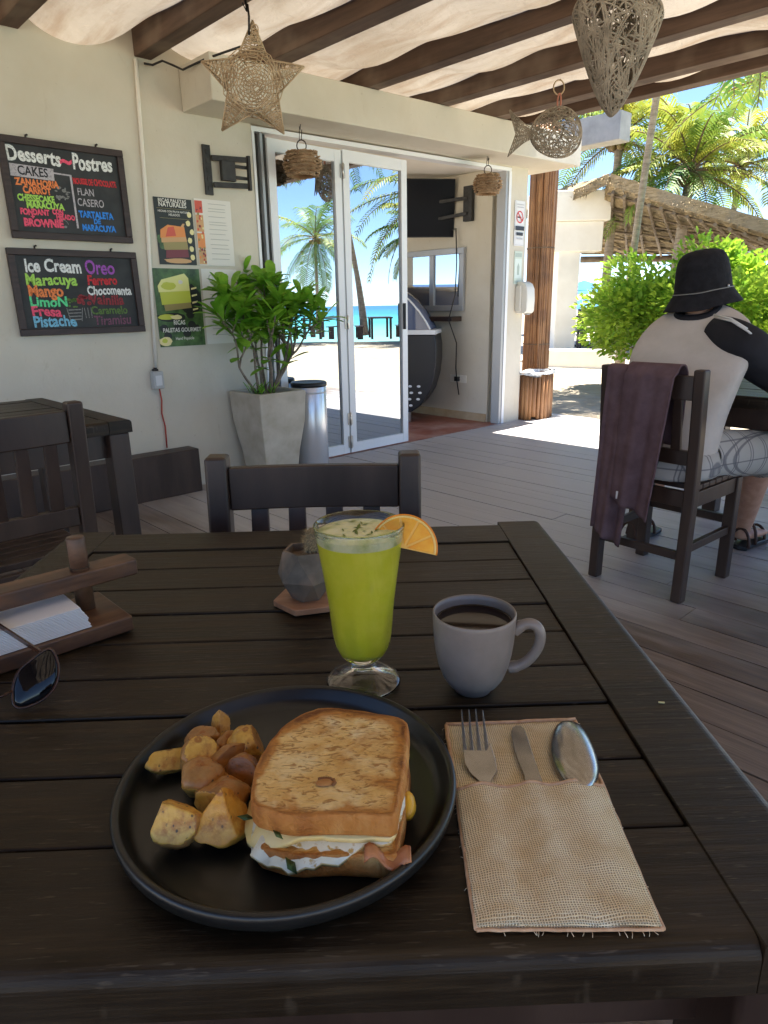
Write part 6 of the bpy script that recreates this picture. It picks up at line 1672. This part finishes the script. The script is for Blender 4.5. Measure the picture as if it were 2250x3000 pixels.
# ------------------------------------------------------------------ thatched restaurant, terrace furniture, umbrellas on the right
rest = thing('thatched_restaurant', 'open beach restaurant with white pillar and beams under a wide palm thatched roof', 'building', (0, 0, 0))
pc0 = at_z(1217, 762, 0); yc = pc0.y
colx0, colx1 = wp(1199, 690, yc), wp(1245, 690, yc); zb1 = wp(1222, 544, yc).z; zt1 = wp(1260, 478, yc).z; zt2 = wp(1260, 412, yc).z
s = MB(); s.box(colx0.x, colx1.x, yc, yc + .5, -.05, zb1 + .02); s.build('pillar', M['white_render'], rest, bevel=.02)
xl = wp(1150, 500, yc).x; xr1 = wp(1302, 500, yc).x; xr2 = wp(1318, 440, yc).x
s = MB(); s.box(xl, xr1, yc - .05, yc + .55, zb1, zt1); s.build('beam', M['white_render'], rest, bevel=.02)
s = MB(); s.box(xl, xr2, yc - .12, yc + .62, zt1 + .002, zt2); s.build('parapet', M['white_render'], rest, bevel=.02)
# thatch: a thick slab tilted so that we look at its underside
A = wp(1318, 402, yc - 1.0); Bq = wp(1750, 535, yc - 4.2); Cq = wp(1800, 541, yc + 4); Dq = wp(1255, 548, yc + 5)
L0 = wp(1150, 470, yc + 1.0)
s = MB(); random.seed(61)
def slab(P0_, P1, P2, P3, th):
    def f(u_, v_):
        p = P0_.lerp(P1, u_).lerp(P3.lerp(P2, u_), v_); return p + Vector((0, 0, .02 * noise.noise(p * 3) + .03 * noise.noise(p * .9)))
    s.grid(f, 50, 24, 0, False); s.grid(lambda u_, v_: f(u_, v_) + Vector((0, 0, th)), 50, 24, 0, False)
    s.grid(lambda u_, v_: f(u_, 0) + Vector((0, 0, th * v_)), 50, 1, 0, False)
    s.grid(lambda u_, v_: f(0, u_) + Vector((0, 0, th * v_)), 24, 1, 0, False)
    return f
f1 = slab(A, Bq, Cq, Dq, .22)
def straw(f, n_, edge):
    for k in range(n_):
        u_ = random.random(); p = f(u_, random.uniform(0, .02)) if edge == 0 else f(random.uniform(0, .02), u_)
        p = p + Vector((0, 0, random.uniform(0, .22))); d_ = Vector((random.uniform(-.6, .2), random.uniform(-1, -.3), random.uniform(-.8, .1))).normalized() * random.uniform(.06, .18)
        sd = d_.cross(Vector((0, 0, 1))).normalized() * .010; s.add([p - sd, p + sd, p + d_], [(0, 1, 2)], 0)
straw(f1, 420, 0); straw(f1, 200, 1)
# left slope going down behind the white beam
f2 = slab(A + Vector((-.02, .02, .02)), L0, L0 + Vector((-.3, 4, .3)), A + Vector((-.3, 4, .3)), .20); straw(f2, 350, 0)
# leaf bundles seen from below
for k in range(900):
    u_, v_ = random.random(), random.random(); p = f1(u_, v_) - Vector((0, 0, .01)); a = random.uniform(-.5, .5); d_ = Vector((math.cos(a), math.sin(a) * .6, random.uniform(-.25, .02))) * random.uniform(.2, .5); sd = d_.cross(Vector((0, 0, 1))).normalized() * random.uniform(.03, .07)
    s.add([p - sd, p + sd, p + d_ + sd * .7 - Vector((0, 0, .03)), p + d_ - sd * .7 - Vector((0, 0, .05))], [(0, 1, 2, 3)], 0)
s.build('thatch', M['thatch'], rest)
s = MB()
for k in range(15):
    u_ = .02 + k * .07; s.tube([f1(min(1, u_), .0) - Vector((0, 0, .10)), f1(min(1, u_ + .10), 1.0) - Vector((0, 0, .10))], .035, 6)
for k in range(7):
    v_ = .05 + k * .15; s.tube([f1(0, v_) - Vector((0, 0, .07)), f1(1, v_) - Vector((0, 0, .07))], .025, 6)
s.tube([Dq - Vector((0, 0, .16)), Cq - Vector((0, 0, .16))], .09, 8)
s.build('rafters', noisy('grey_brown_poles', (.10, .07, .045), (.20, .16, .11), 6, .8), rest)
stp = at_z(1190, 770, 0)
s = MB(); s0 = at_z(1170, 786, 0); s1 = at_z(1322, 790, 0)
ux = (s1 - s0); ln = ux.length; 
SM = Matrix((ux.normalized(), Vector((-ux.normalized().y, ux.normalized().x, 0)), Vector((0, 0, 1)))).transposed().to_4x4(); SM.translation = s0
s.box(0, ln, 0, .45, -.2, .26, 0, SM)
tag(s.build('low_wall', M['white_render'], None, bevel=.02), 'low white wall edging the terrace in front of the white pillar', 'low wall')
# dark chairs and tables on that terrace (few pixels each)
def terrace_chair(label, x, y, Y, rot):
    p = wp(x, y, Y); t = thing('terrace_chair', label, 'chair', (p.x, p.y, 0), rot, 'dark chairs on the far terrace')
    s = MB(); s.box(-.22, .22, -.22, .22, .42, .46)
    for a in (-.2, .2):
        s.box(a - .02, a + .02, -.22, -.18, 0, .95); s.box(a - .02, a + .02, .18, .22, 0, .42)
    for z in (.6, .72, .84): s.box(-.18, .18, -.215, -.19, z, z + .07)
    s.build('frame', M['furniture'], t)
terrace_chair('dark chair on the far terrace just right of the white pillar', 1252, 720, yc + .8, .4)
terrace_chair('dark chair on the far terrace beside the green bush', 1272, 722, yc + 1.6, -.8)
terrace_chair('dark chair on the far terrace left of the white pillar', 1193, 722, yc + 1.4, 1.2)
p = wp(1262, 690, yc + 2.2); t = thing('terrace_table', 'dark table between the chairs on the far terrace', 'table', (p.x, p.y, 0))
s = MB(); s.box(-.5, .5, -.4, .4, .72, .77); s.build('top', M['furniture'], t); s = MB(); s.box(-.06, .06, -.06, .06, .0, .72); s.box(-.3, .3, -.05, .05, 0, .05); s.build('pedestal', M['furniture'], t)
def umbrella(label, x, y, Y, r_):
    p = wp(x, y, Y); t = thing('beach_umbrella', label, 'umbrella', (p.x, p.y, -.1), 0, 'blue beach umbrellas')
    zt = p.z + .1; s = MB(); s.lathe([(r_, zt - .5), (r_ * .6, zt - .28), (.02, zt)], 10, sm=False); s.build('canopy', plain('bright_blue_canvas', (.02, .16, .55), .8), t)
    s = MB(); s.lathe([(.03, 0), (.03, zt)], 8); s.build('pole', M['white_render'], t)
umbrella('blue beach umbrella left of the white pillar under the thatch', 1196, 596, yc + 9, 1.3)
umbrella('blue beach umbrella right of the white pillar, low over the sand', 1262, 606, yc + 12, 1.5)
umbrella('lower blue beach umbrella near the sea beside the bush', 1270, 642, yc + 16, 1.6)
